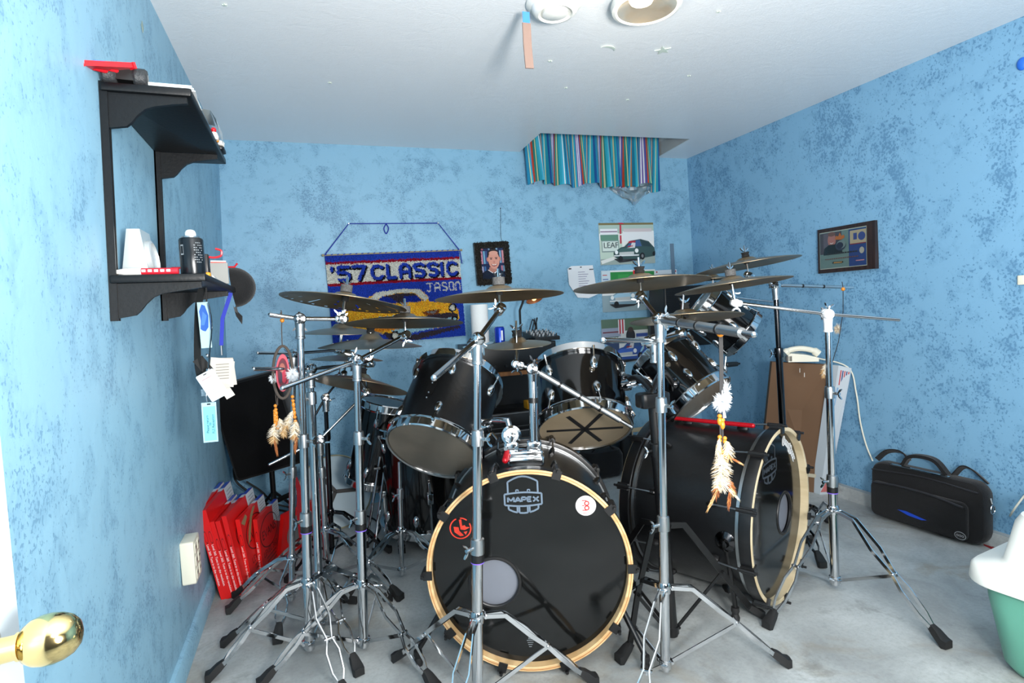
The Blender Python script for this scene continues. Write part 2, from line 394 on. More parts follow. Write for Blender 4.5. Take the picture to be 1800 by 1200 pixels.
m.prism([(0, d*1.6), (-d, 0), (0, -d*1.6), (d, 0)], p, YA, ZA, V3((.0015, 0, 0))); o = m.build('wall_patch', mat('grey_putty', (142, 158, 150), .7), None, p)
tag(o, 'small grey diamond-shaped patch high on the left wall', 'patch')
# ------------------------------------------------------------------ right edge fixings
p = onR(1797, 112, .004); m = MB(); m.ball(p, (.012, .02, .026)); o = m.build('push_hook', mat('blue_plastic', (40, 110, 215), .4), None, p)
tag(o, 'blue plastic hook high on the right wall at the picture edge', 'hook')
p = onR(1797, 492, .004); m = MB(); m.rbox(p, (.02, .03, .04), .006); o = m.build('wall_clip', CREAM, None, p)
tag(o, 'cream plastic clip halfway up the right wall at the picture edge', 'clip')
# ------------------------------------------------------------------ ceiling fittings
c = wc(.882, 1.83); dn = V3((0, 0, -1))
t = thing('smoke_detector', 'round white smoke detector on ceiling with plastic strip hanging off it', 'smoke detector', c)
m = MB(); m.lathe(c, dn, [(.0, .0), (.098, .0), (.1, .008), (.094, .014), (.082, .02), (.078, .034), (.068, .043), (.06, .045)], 40); m.build('base', WHITE, t)
m = MB(); m.lathe(c, dn, [(.06, .045), (.056, .034), (.046, .034), (.044, .044), (.03, .05), (.0, .052)], 36); m.build('cover', WHITE, t)
c2 = wc(1.19, 1.735)
t = thing('ceiling_lamp', 'bright oval mirrored ceiling lamp with white rim', 'ceiling lamp', c2)
m = MB(); m.lathe(c2, dn, [(.09, .0), (.118, .002), (.124, .02), (.120, .036), (.108, .041), (.102, .036)], 44); m.build('rim', WHITE, t)
m = MB(); m.lathe(c2, dn, [(.102, .036), (.085, .024), (.05, .014), (.0, .010)], 44); m.build('reflector', mat('mirror_reflector', (226, 214, 194), .25, .8), t)
m = MB(); m.ball(c2+V3((-.028, -.01, -.020)), (.042, .038, .013)); m.build('bulb', mat('lit_bulb', (255, 240, 214), .4, emit=4), t)
a = onC(927, 38, .014); b_ = at(928, 118, depth(a)+.0)
m = MB(); w = .011
a = ony(927, 34, c.y-.02+.02); 
yy = ony(927, 34, 1.84); zt = wc(.79, 1.84, .02)
top = V3((yy.x, 1.85, 2.19)); bot = ony(929, 120, 1.85)
t = thing('hanging_strip', 'clear plastic packet strip with blue top dangling from smoke detector', 'plastic strip', top)
m = MB(); m.bar([top+V3((0, 0, 0)), top.lerp(bot, .22)], .026, .002, XA); m.build('blue_tab', mat('blue_tab', (70, 140, 225), .4), t)
m = MB()
for x0 in (-1,): m.bar([top.lerp(bot, .2), top.lerp(bot, .6), bot+V3((.004, 0, 0))], .030, .006, XA)
m.build('packet', mat('clear_pink_plastic', (176, 146, 132), .2, 0, .6, trans=.35), t)
def star(px, py, r, rot, label):
    p = onC(px, py, .001); m = MB(); pts = [(math.cos(rot+PI*k/5)*(r if k % 2 == 0 else r*.42), math.sin(rot+PI*k/5)*(r if k % 2 == 0 else r*.42)) for k in range(10)]
    m.prism(pts, p, XA, YA, V3((0, 0, -.003))); o = m.build('ceiling_star', mat('glow_plastic', (206, 218, 206), .5), None, p)
    tag(o, label, 'star', 'glow stars stuck on the ceiling')
star(1165, 88, .036, .3, 'large pale plastic star on ceiling behind the mirrored lamp')
star(967, 107, .010, .9, 'tiny pale star on ceiling nearest the dangling strip')
star(995, 154, .008, .2, 'tiny pale star below and right of the dangling strip')
star(1211, 133, .009, .5, 'tiny pale star right of and below the large plastic star')
star(1103, 175, .009, 1.2, 'tiny pale star on ceiling nearest the striped valance')
star(1263, 20, .009, .7, 'tiny pale star on ceiling right of the mirrored lamp')
star(395, 8, .009, .7, 'tiny pale star on ceiling near the left wall, top edge')
star(580, 145, .009, .4, 'tiny pale star alone on the left half of the ceiling')
p = onC(1067, 86, .001); m = MB(); pts = [(.036*math.cos(a_), .030*math.sin(a_)) for a_ in [PI*(.02+.96*k/10) for k in range(11)]]+[(.036*math.cos(a_), .017*math.sin(a_)) for a_ in [PI*(.98-.96*k/10) for k in range(11)]]
m.prism(pts, p, V3((.98, .2, 0)), V3((.2, -.98, 0)), V3((0, 0, -.003))); o = m.build('ceiling_moon', mat('glow_plastic'), None, p)
tag(o, 'pale plastic crescent moon on ceiling between lamp and valance', 'moon')
# ------------------------------------------------------------------ striped valance in the window well
n = 240; zt = 2.44; t = None
cols = [(25, 130, 170), (40, 165, 190), (215, 225, 235), (25, 60, 125), (20, 130, 125), (60, 175, 205), (178, 62, 36), (20, 120, 120), (205, 200, 150), (28, 150, 175), (120, 110, 175), (226, 232, 240), (110, 90, 165), (70, 180, 210), (22, 85, 150)]
rnd = random.Random(11); seq = []
TEAL = [(25, 130, 170), (40, 165, 190), (20, 120, 150), (60, 175, 205), (28, 150, 175), (22, 85, 150), (20, 130, 125)]
unit = [0, 0, 2, (205, 200, 150), 1, 1, (110, 90, 165), (226, 232, 240), (110, 90, 165), (226, 232, 240), (110, 90, 165), 5, (178, 62, 36), (178, 62, 36), 6, 6, (205, 200, 150), 6, 1, 1, 3, 3, (226, 232, 240), 4, 4, (25, 60, 125), 0, 0, 3, (190, 120, 70), 2, 2, 1, 1, (205, 200, 150), 4, 4, 4, 5, 5]
while len(seq) < n: seq += [TEAL[q] if isinstance(q, int) else q for q in unit]
p0, p1 = onB(922, 325, .05), onB(1160, 330, .05)
m = MB(); ncol = 9; grid = []
for i in range(n+1):
    u = i/n; x = p0.x+(p1.x-p0.x)*u; ph = 2*PI*(u*11+.35*math.sin(u*9))
    zb = p0.z+.012*math.sin(u*17)+.008*math.sin(u*31)+(.012 if .05 < u < .8 else -.004)+(.03 if .83 < u < .93 else 0)
    col = []
    for j in range(ncol):
        q = j/(ncol-1); z = zt+(zb-zt)*q; am = .008+.030*q
        col.append(V3((x+(.012*math.sin(u*23)-.03*(u-.6))*q, wb(x, z, .058).y-am*math.sin(ph)-.006*math.sin(ph*2.3+q*2), z)))
    grid.append(col)
m.v = [q for col in grid for q in col]
for i in range(n):
    for j in range(ncol-1): a = i*ncol+j; m.f.append([a, a+ncol, a+ncol+1, a+1]); m.c.append(seq[i]); m.m.append(0)
m.anycol = True
vt = thing('valance', 'gathered valance striped in teal, blue, white and red in the ceiling window well', 'curtain', grid[0][0])
# weld for smooth folds
o = m.build('cloth', mat('striped_cotton', (255, 255, 255), .75, vcol=True, bump=(250, .2)), vt)
m = MB(); m.cyl((1.45, 3.56, zt-.012), (2.53, 3.57, zt-.012), .006, n=8); m.build('rod', WHITE, vt)
m = MB(); g = []
for i in range(15):
    u = i/14; row = []
    for j in range(9):
        q = j/8; x = 2.10+.36*u; dz = math.sin(PI*min(1, max(0, u*1.02)))*(.095+.02*math.sin(u*14))*(1 if u > .25 else .8)
        z = p0.z+.06-(.06+dz)*q; row.append(V3((x+.02*q, wb(x, z, .018+.012*math.sin(u*21+q*5)+.006*math.sin(q*17+u*9)).y, z)))
    g.append(row)
for i in range(14):
    for j in range(8): m.add([g[i][j], g[i+1][j], g[i+1][j+1], g[i][j+1]], [[0, 1, 2, 3]])
o = m.build('plastic_film', mat('clear_film', (150, 170, 178), .12, trans=.55, spec=.6), None, g[0][0]); tag(o, 'crumpled clear plastic film hanging below the striped valance', 'plastic sheet')
# ------------------------------------------------------------------ hooked rug on the back wall
TL, TR, BLc = onB(571, 449, .02), onB(806, 440, .02), onB(579, 611, .02)
RX = (TR-TL); RWd = RX.length; RX.normalize(); RYd = (BLc-TL); RHt = RYd.length; RYd = (RYd-RX*RYd.dot(RX)).normalized(); RN = RYd.cross(RX)*-1
if RN.y > 0: RN = -RN
NX, NY = 210, int(210*RHt/RWd)
BLU, DBL, YEL, ORG, WHT, BLK, RED_, GRY, LTB, DGR = (38, 68, 178), (28, 50, 150), (236, 186, 48), (222, 142, 40), (212, 214, 206), (20, 20, 26), (150, 22, 40), (120, 128, 132), (150, 190, 205), (60, 52, 62)
px = [[BLU]*NX for _ in range(NY)]
def pxy(x, y): return int(x*NX), int(y*NY)
def inpoly(x, y, P):
    r = False; j = len(P)-1
    for i in range(len(P)):
        if (P[i][1] > y) != (P[j][1] > y) and x < (P[j][0]-P[i][0])*(y-P[i][1])/(P[j][1]-P[i][1])+P[i][0]: r = not r
        j = i
    return r
def fillp(P, c):
    for j in range(NY):
        for i in range(NX):
            if inpoly((i+.5)/NX, (j+.5)/NY, P): px[j][i] = c
def stroke(P, w, c):
    asp = NY/NX
    for (ax_, ay), (bx_, by) in zip(P, P[1:]):
        for j in range(NY):
            for i in range(NX):
                x, y = (i+.5)/NX, (j+.5)/NY*asp; x0, y0, x1, y1 = ax_, ay*asp, bx_, by*asp
                L2 = (x1-x0)**2+(y1-y0)**2; t_ = max(0, min(1, ((x-x0)*(x1-x0)+(y-y0)*(y1-y0))/(L2 or 1)))
                if (x-x0-t_*(x1-x0))**2+(y-y0-t_*(y1-y0))**2 < w*w: px[j][i] = c
fillp([(0, .075), (1, .075), (1, .335), (0, .335)], RED_); fillp([(0, .10), (1, .10), (1, .31), (0, .31)], WHT)
GL = {"'": [[(.5, 0), (.45, .25)]], '5': [[(1, 0), (.1, 0), (.05, .42), (.7, .40), (1, .58), (1, .8), (.7, 1), (.1, .97)]], '7': [[(0, 0), (1, 0), (.45, 1)]],
      'C': [[(1, .15), (.7, 0), (.25, .03), (0, .3), (0, .7), (.25, .97), (.7, 1), (1, .84)]], 'L': [[(0, 0), (0, 1), (.95, 1)]], 'A': [[(0, 1), (0, .25), (.3, 0), (.7, 0), (1, .25), (1, 1)], [(0, .58), (1, .58)]],
      'S': [[(1, .12), (.7, 0), (.2, .02), (0, .2), (.15, .42), (.85, .55), (1, .8), (.75, 1), (.1, .95)]], 'I': [[(.5, 0), (.5, 1)]],
      'J': [[(0, 0), (1, 0)], [(.6, 0), (.6, .8), (.35, 1), (0, .9)]], 'O': [[(.2, 0), (.8, 0), (1, .2), (1, .8), (.8, 1), (.2, 1), (0, .8), (0, .2), (.2, 0)]], 'N': [[(0, 1), (0, .05), (.75, .0), (1, .2), (1, 1)]]}
def word(items, y0, y1, w, c, dx=0, dy=0):
    for ch, x0, x1 in items:
        for st in GL[ch]: stroke([(x0+(x1-x0)*q[0]+dx, y0+(y1-y0)*q[1]+dy) for q in st], w, c)
W1 = [("'", .02, .05), ('5', .075, .155), ('7', .185, .27), ('C', .32, .395), ('L', .435, .49), ('A', .53, .60), ('S', .635, .71), ('S', .745, .815), ('I', .835, .865), ('C', .895, .965)]
word(W1, .135, .275, .0145, BLK, .009, .012); word(W1, .135, .275, .0115, BLU)
word([('J', .725, .765), ('A', .785, .825), ('S', .845, .88), ('O', .90, .935), ('N', .952, .985)], .365, .455, .0052, WHT)
fillp([(.06, .62), (.20, .60), (.23, .52), (.34, .43), (.52, .405), (.66, .42), (.72, .50), (.735, .57), (.90, .60), (.955, .68), (.96, .78), (.93, .86), (.62, .90), (.40, .92), (.15, .80), (.06, .74)], YEL)
fillp([(.225, .56), (.34, .43), (.52, .405), (.66, .42), (.73, .53), (.70, .56), (.62, .46), (.50, .45), (.38, .48), (.27, .57)], WHT)
fillp([(.29, .57), (.38, .48), (.50, .455), (.62, .465), (.69, .56)], DBL); fillp([(.38, .48), (.50, .455), (.62, .465), (.64, .49), (.54, .49), (.53, .57), (.49, .57), (.45, .50)], DGR)
fillp([(.20, .72), (.50, .70), (.52, .74), (.20, .76)], LTB); fillp([(.2, .77), (.5, .75), (.52, .86), (.3, .87)], ORG)
for q in ((.525, .70), (.91, .66)):
    fillp(ell(q[0], q[1], .034, .05), BLK); fillp(ell(q[0], q[1], .02, .03), WHT)
fillp([(.66, .69), (.72, .67), (.82, .67), (.80, .71), (.74, .74), (.69, .72)], (120, 66, 30)); fillp([(.70, .69), (.78, .68), (.76, .715)], GRY)
fillp([(.55, .75), (.90, .71), (.95, .74), (.94, .80), (.60, .80)], DGR); fillp([(.55, .80), (.94, .77), (.94, .80), (.58, .83)], LTB)
fillp([(.42, .865), (.92, .80), (.90, .85), (.60, .91), (.44, .92)], LTB)
fillp([(.35, .88), (.60, .93), (.95, .87), (.97, .90), (.62, 1.0), (.40, .97)], DGR)
fillp(ell(.45, .93, .035, .055), BLK); fillp(ell(.45, .93, .022, .036), WHT); fillp(ell(.92, .80, .03, .04), BLK); fillp(ell(.92, .80, .012, .02), LTB)
rug = thing('hooked_rug', "shaggy blue hooked rug with yellow car and lettering '57 CLASSIC JASON hung on back wall", 'wall rug', TL)
m = MB(); rr = random.Random(5); cw, chh = RWd/NX, RHt/NY
for j in range(NY):
    for i in range(NX):
        tx_ = .10 < j/NY < .50; ii = min(NX-1, max(0, i+rr.choice((0, 0, 0, 0, 0, 0, 1, -1) if tx_ else (0, 0, 1, -1)))); jj = min(NY-1, max(0, j+rr.choice((0, 0, 0, 0, 0, 1) if tx_ else (0, 0, 1, -1))))
        c0 = px[jj][ii]; k = rr.uniform(.86, 1.1)
        if c0 == YEL and rr.random() < .4: c0 = ORG if rr.random() < .5 else (240, 200, 70)
        c0 = tuple(min(255, q*k) for q in c0)
        o = TL+RX*((i+rr.uniform(-.25, .25))*cw)+RYd*((j+rr.uniform(-.2, .2))*chh); h = RN*rr.uniform(.006, .014)+RYd*rr.uniform(0, .004)+RX*rr.uniform(-.002, .002)
        a, b, d, e = o, o+RX*cw*1.15, o+RX*cw*1.15+RYd*chh*1.15, o+RYd*chh*1.15
        a2, b2, d2, e2 = o+RX*cw*.25+h, o+RX*cw*.9+h, o+RX*cw*.9+RYd*chh*.9+h, o+RX*cw*.25+RYd*chh*.9+h
        m.add([a, b, d, e, a2, b2, d2, e2], [[4, 5, 6, 7], [0, 1, 5, 4], [1, 2, 6, 5], [2, 3, 7, 6], [3, 0, 4, 7]], c0)
m.build('pile', mat('wool_pile', (255, 255, 255), .95, 0, .1, vcol=True), rug, flat=True)
m = MB(); c = TL+RX*RWd/2+RYd*RHt/2+RN*-.008; m.box(c, (RWd, RHt, .008), (RX, RYd, RN)); m.build('backing', mat('blue_canvas', (40, 60, 150), .9), rug)
m = MB(); d0, d1 = TL-RX*.012+RN*.016, TR+RX*.014+RN*.016
m.cyl(d0, d1, .0045, n=8); m.ball(d0, .008); m.ball(d1, .008); o = m.build('hanging_dowel', mat('pale_dowel', (150, 140, 110), .6), rug)
m = MB()
for k in range(24):
    q = d0.lerp(d1, (k+.5)/24); m.tube([q+RX*-.008+RN*.007, q+RX*.004+RN*.007+RYd*-.004], .0025, 5)
m.build('dowel_loops', mat('blue_yarn', (24, 40, 150), .9), o)
k0, k1 = onB(613, 393, .012), onB(770, 392, .012); YARN = mat('blue_yarn')
m = MB(); m.tube([d0+RX*.01, k0, k1, d1-RX*.012, d1-RX*.008+RYd*.02, d1-RX*.002+RYd*.085], .003, 6); q = onB(679, 393, .012)
m.tube(curve([q, q+V3((-.016, 0, -.03)), q+V3((-.004, 0, -.062)), q+V3((.012, 0, -.03)), q]), .003, 6); m.build('hanging_cord', YARN, rug)
for k in (k0, k1):
    m = MB(); m.cyl(k+V3((0, .012, 0)), k+V3((0, -.006, 0)), .004, n=8); o = m.build('wall_nail', STEEL, rug)
# ------------------------------------------------------------------ papers and pictures on the back wall
def sheet_frame(x0, y0, x1, y1, xb, yb, off=.006):
    a, b, c = onB(x0, y0, off), onB(x1, y1, off), onB(xb, yb, off)
    X = (b-a); w = X.length; X.normalize(); Yv = a-c; Yv = Yv - X*Yv.dot(X); h = Yv.length; Yv.normalize(); N = X.cross(Yv)
    if N.y > 0: N = -N
    return c, X, Yv, N, w, h
def sheet(name, label, cat, fr, shapes, M=PRINT, th=.0015, group=None, base=(228, 230, 228), outline=None):
    c, X, Yv, N, w, h = fr; m = MB()
    m.prism([(p[0]*w, p[1]*h) for p in (outline or rect(0, 0, 1, 1))], c-N*th, X, Yv, N*th, base)
    flat_picture(m, c, X, Yv, N, [([(p[0]*w, p[1]*h) for p in pts], col) for pts, col in shapes])
    o = m.build(name, M, None, c+X*w/2+Yv*h/2, flat=True); tag(o, label, cat, group); return o, m
def car_shapes(cx, cy, s, body, dark, glass=(60, 90, 140)):
    f = lambda P: [(cx+p[0]*s, cy+p[1]*s*1.15) for p in P]
    return [(f([(-.42, -.18), (.48, -.12), (.50, -.02), (.1, -.24), (-.3, -.28)]), (48, 50, 54)),
            (f([(-.42, -.02), (-.26, .10), (-.18, .12), (-.05, .26), (.18, .30), (.36, .24), (.48, .08), (.50, -.06), (.46, -.14), (.10, -.20), (-.34, -.18), (-.42, -.12)]), body),
            (f([(-.40, -.03), (-.24, .08), (.0, .08), (.12, -.02)]), tuple(min(255, q*1.25) for q in body)),
            (f([(-.14, .11), (-.03, .24), (.16, .28), (.2, .12)]), glass), (f([(.22, .12), (.18, .28), (.34, .22), (.42, .10)]), dark),
            (f([(-.30, -.10), (.02, -.08), (.02, -.01), (-.30, -.02)]), (190, 196, 196)), (f(ell(-.36, -.02, .035, .05)), (235, 240, 240)), (f(ell(.08, .01, .04, .055)), (235, 240, 240)),
            (f([(-.42, -.12), (.12, -.12), (.13, -.085), (-.42, -.09)]), (215, 220, 222)), (f(ell(.20, -.13, .055, .09)), (20, 20, 22)), (f(ell(.20, -.13, .025, .045)), (120, 122, 124)), (f(ell(-.28, -.18, .05, .07)), (20, 20, 22)), (f(ell(.46, -.08, .03, .06)), (22, 22, 24)),
            (f([(-.14, .08), (-.06, .10), (-.02, .22), (.06, .20), (.04, .08)]), (206, 206, 210)), (f([(-.10, .20), (.06, .22), (.06, .26), (-.08, .25)]), (170, 40, 60)), (f([(-.12, .10), (.0, .12), (.0, .14), (-.11, .13)]), (180, 50, 60))]
fr = sheet_frame(1053, 392, 1149, 391, 1056, 466)
sh = [(rect(0, .93, 1, 1), (120, 110, 70)), (rect(0, .75, 1, .95), (168, 190, 180)), (rect(.02, .72, .33, .86), (226, 230, 234)), (rect(.02, .58, .34, .72), (96, 140, 120)), (rect(.42, .55, 1, .80), (222, 226, 228)), (rect(.44, .78, .96, .86), (200, 190, 192)),
      (rect(0, .0, 1, .35), (150, 165, 160)), (rect(0, .14, .4, .58), (186, 206, 192)), (rect(.03, .30, .34, .58), (130, 150, 148)), (rect(.045, .33, .325, .56), (206, 222, 216)), ([(.02, .02), (.3, .14), (.26, .2), (0, .1)], (220, 224, 220)),
      ([(.37, .95), (.36, .5), (.39, .5), (.40, .95)], (186, 60, 80)), ([(.34, 1), (.37, .97), (.46, .97), (.42, 1)], (190, 40, 60)), (rect(.02, .78, .32, .80), (110, 70, 110)), (rect(.36, .70, .40, .73), (230, 230, 230))]
o, mm = sheet('poster', 'upper poster of a dark green car beside a LEAF sign on back wall', 'poster', fr, sh+car_shapes(.585, .31, .84, (52, 78, 78), (40, 60, 66)), group='car posters on the back wall')
c, X, Yv, N, w, h = fr; m = MB(); text(m, 'LEAF', c+X*w*.06+Yv*h*.40+N*.014, X, Yv, .058, (70, 78, 80)); m.build('lettering', PRINT, o, flat=True)
fr = sheet_frame(1054, 476, 1149, 473, 1060, 549)
sh = [(rect(0, 0, 1, .4), (142, 164, 172)), (rect(.16, .62, .98, .96), (40, 132, 60)), (rect(.3, .7, .5, .9), (56, 150, 70)), (rect(.58, .80, .62, .99), (214, 30, 40)), (rect(.0, .6, .16, 1), (196, 214, 222)), (rect(.02, .88, .1, .9), (190, 60, 60)), (rect(.02, .78, .12, .8), (60, 90, 160)), (rect(.72, .30, 1, .62), (180, 150, 160)), (ell(.86, .5, .1, .16), (60, 80, 140)), (rect(.6, .55, 1, .62), (196, 196, 196)), (rect(.06, .45, .14, .62), (50, 80, 150)), (rect(.78, .28, 1, .31), (150, 60, 60))]
sheet('poster', 'middle poster of a pale blue car against green trees, half behind a cymbal', 'poster', fr, sh+car_shapes(.48, .36, .86, (128, 160, 176), (60, 80, 90)), group='car posters on the back wall')
fr = sheet_frame(1058, 562, 1153, 556, 1060, 640)
sh = [(rect(0, .55, 1, 1), (92, 116, 98)), (rect(.3, .42, .85, .72), (206, 212, 212)), (rect(.86, .45, 1, .85), (130, 140, 140)), (rect(0, .6, .34, .8), (150, 160, 180)), (rect(.02, .69, .32, .72), (110, 50, 60)), (rect(.30, .66, .42, .98), (220, 222, 226)), (rect(.32, .66, .345, .98), (180, 40, 56)), (rect(.37, .66, .395, .98), (180, 40, 56)), (ell(.52, .60, .085, .16), (48, 50, 56)), (ell(.52, .74, .05, .06), (72, 62, 60)), (rect(.62, .56, .84, .64), (60, 84, 150)), (rect(0, .0, 1, .30), (150, 160, 166)), (rect(0, .28, .3, .55), (60, 76, 110))]
sheet('poster', 'lower poster with a blue car and a striped flag, behind the horizontal boom arm', 'poster', fr, sh+car_shapes(.52, .24, .80, (54, 86, 158), (30, 34, 44)), group='car posters on the back wall')
fr = sheet_frame(994, 468, 1040, 466, 1002, 526, .012)
c, X, Yv, N, w, h = fr
lines = [(rect(.02, .90, .12, .94), (60, 60, 64)), (rect(.45, .94, .52, .97), (40, 40, 44)), (rect(.80, .86, .96, .89), (60, 60, 64))]+[(rect(.36, .80-.07*k, .36+.44*(.6+.4*((k*37) % 10)/10), .815-.07*k), (120, 116, 150)) for k in range(8)]
o, mm = sheet('letter', 'white handwritten letter taped to back wall left of the car posters', 'paper', fr, lines, base=(226, 230, 234), outline=[(.12, 1.0), (.95, 1.0), (1.03, .35), (1.14, .12), (.72, 0), (.30, .04), (.0, .45), (-.02, .92)])
fr = sheet_frame(1155, 475, 1193, 473, 1155, 537, .008)
sheet('notice', 'white notice sheet taped beside the posters near the right corner', 'paper', fr, [(rect(.04, .93, .10, .97), (180, 30, 40)), (rect(.86, .93, .96, .97), (190, 40, 50)), (rect(.30, .84, .80, .88), (90, 90, 96)), (rect(.28, .80, .84, .83), (150, 96, 90))], base=(214, 224, 230))
a, b = onB(1181, 428, .005), onB(1184, 486, .010)
m = MB(); m.bar([a, b], .032, .0012, XA); o = m.build('tape_strip', mat('grey_tape', (96, 120, 140), .3), None, a); tag(o, 'grey strip of tape hanging above the notice near the right corner', 'tape')
# framed portrait
a, b, c3 = onB(836, 427, .03), onB(896, 424, .03), onB(839.5, 502, .03)
X = (b-a); w = X.length; X.normalize(); Yv = a-c3; Yv = (Yv-X*Yv.dot(X)); h = Yv.length; Yv.normalize(); N = X.cross(Yv); N = -N if N.y > 0 else N
pf = thing('picture_frame', 'small ornate dark frame with portrait of a smiling person in a dark shirt', 'picture frame', c3+X*w/2+Yv*h/2)
m = MB(); rr = random.Random(9); fw_ = .038
for (u0, v0, u1, v1) in ((0, 0, w, fw_), (0, h-fw_, w, h), (0, fw_, fw_, h-fw_), (w-fw_, fw_, w, h-fw_)):
    m.box(c3+X*(u0+u1)/2+Yv*(v0+v1)/2-N*.004, (u1-u0, v1-v0, .022), (X, Yv, N))
    for _ in range(int(26000*(u1-u0)*(v1-v0))):
        q = c3+X*rr.uniform(u0, u1)+Yv*rr.uniform(v0, v1)+N*.008; an = rr.uniform(0, PI); d = X*math.cos(an)+Yv*math.sin(an)
        m.tube([q-d*.009, q+N*.004, q+d*.009], [.0012, .0026, .0012], 5)
m.build('carved_border', mat('antiqued_dark_frame', (46, 42, 36), .3, .4, var=(90, .6)), pf)
m = MB(); hd = .5
F = lambda P: [(p[0]*w, p[1]*h) for p in P]
S_ = [(rect(.12, .12, .88, .88), (34, 42, 76))]
for k, (x0, y0, y1, cc) in enumerate([(.18, .50, .80, (190, 130, 150)), (.25, .5, .8, (110, 160, 190)), (.31, .5, .8, (60, 80, 130)), (.72, .5, .8, (120, 160, 190)), (.79, .5, .8, (200, 140, 150)), (.18, .3, .44, (150, 150, 180)), (.25, .3, .44, (60, 100, 150)), (.74, .3, .44, (170, 110, 130)), (.80, .3, .44, (110, 150, 180)), (.2, .82, .86, (160, 90, 100)), (.4, .82, .87, (110, 140, 170)), (.62, .82, .87, (130, 170, 200))]): S_.append((rect(x0, y0, x0+.05, y1), cc))
S_ += [([(.13, .12), (.13, .24), (.24, .32), (.38, .37), (.62, .37), (.76, .32), (.88, .25), (.88, .12)], (22, 26, 44)), ([(.40, .42), (.37, .34), (.50, .28), (.63, .34), (.60, .42)], (176, 120, 106)), ([(.36, .36), (.38, .34), (.5, .27), (.62, .33), (.64, .36), (.67, .35), (.52, .24), (.34, .35)], (228, 228, 232)),
       (ell(.535, .66, .175, .20), (48, 38, 36)), (ell(.36, .60, .03, .05), (186, 122, 108)), (ell(.72, .60, .028, .05), (186, 122, 108)), (ell(.54, .58, .165, .215), (206, 146, 128)), (ell(.54, .745, .13, .05), (206, 152, 134)),
       (rect(.42, .625, .50, .640), (84, 60, 52)), (rect(.57, .625, .65, .640), (84, 60, 52)), (ell(.46, .605, .03, .012), (60, 50, 52)), (ell(.61, .605, .03, .012), (60, 50, 52)), (ell(.54, .53, .03, .03), (190, 126, 110)), ([(.44, .49), (.54, .465), (.64, .49), (.60, .44), (.54, .425), (.48, .44)], (140, 66, 62)), ([(.46, .483), (.54, .465), (.62, .483), (.58, .455), (.5, .455)], (240, 236, 228)), ([(.63, .16), (.70, .16), (.69, .26), (.65, .25)], (226, 228, 232))]
flat_picture(m, c3-N*.006, X, Yv, N, [(F(p), q) for p, q in S_], .0003); m.build('portrait_photo', PRINTG, pf, flat=True)
m = MB(); t0 = c3+X*w*.86+Yv*h; t1 = onB(880, 366, .004)
m.tube(curve([t0-N*.015, t0+V3((-.01, .01, .05)), t1]), .0012, 5); m.ball(t1, .004); m.build('hanging_wire', BLKPLASTIC, pf)
# plaque on the right wall
a, b, c3 = onR(1437, 404, .03), onR(1538, 391, .03), onR(1438, 481, .03)
Yv = ZA.copy(); X = V3((AR, -1, 0)).normalized(); N = V3((-1, -AR, 0)).normalized(); w = abs((b-a).dot(X)); h = (a-c3).z*1.0
pq = thing('plaque', 'dark wooden award plaque with printed photo collage on the right wall', 'plaque', c3+X*w/2+Yv*h/2)
m = MB(); m.box(c3+X*w/2+Yv*h/2-N*.014, (w, h, .026), (X, Yv, N)); m.build('board', mat('walnut_plaque', (52, 34, 28), .3, 0, .5, wood=((34, 22, 19), 8, (1, 8, 1))), pq)
F = lambda P: [(p[0]*w, p[1]*h) for p in P]
S_ = [(rect(.045, .085, .875, .915), (206, 214, 202)), (rect(.05, .10, .87, .90), (120, 150, 146)), (rect(.055, .42, .45, .89), (86, 84, 92)), (rect(.12, .55, .22, .88), (108, 104, 116)), (ell(.275, .72, .075, .155), (190, 130, 122)), (ell(.275, .85, .07, .05), (128, 96, 88)), ([(.12, .40), (.14, .55), (.22, .62), (.34, .62), (.45, .55), (.47, .40)], (38, 50, 54)), ([(.235, .67), (.275, .65), (.315, .67), (.29, .635), (.26, .635)], (236, 228, 222)),
      (rect(.58, .10, .87, .89), (52, 78, 138)), (rect(.60, .58, .87, .86), (196, 184, 150)), (rect(.66, .66, .72, .80), (66, 84, 150)), (ell(.80, .72, .06, .09), (66, 84, 150)), (rect(.60, .56, .87, .58), (140, 60, 70)), (ell(.80, .42, .04, .07), (190, 190, 176)), (rect(.70, .20, .84, .22), (214, 150, 156)),
      ([(.34, .72), (.36, .80), (.40, .78), (.43, .86), (.46, .78), (.49, .80), (.51, .78), (.51, .73), (.45, .70)], (206, 122, 60)), (ell(.44, .58, .095, .115), (62, 74, 92)), (ell(.45, .60, .08, .09), (128, 150, 150)), (ell(.43, .58, .06, .07), (52, 60, 80)), ([(.29, .195), (.47, .19), (.49, .225), (.31, .235)], (40, 34, 30)), ([(.31, .20), (.46, .197), (.47, .218), (.32, .225)], (206, 160, 96))]
S_ = [(p, tuple(v*.72 for v in q)) for p, q in S_]
m = MB(); flat_picture(m, c3+N*.001, X, Yv, N, [(F(p), q) for p, q in S_], .0003)
flat_picture(m, c3+N*.007, X, Yv, N, [(F(p), (44, 48, 50)) for p in [rect(.20+.045*k, .395, .235+.045*k, .425) for k in range(12)]]+[(F(p), (90, 66, 62)) for p in [rect(.16+.04*k, .29, .19+.04*k, .31) for k in range(15)]], .0001)
m.build('engraved_plate', PRINTG, pq, flat=True)
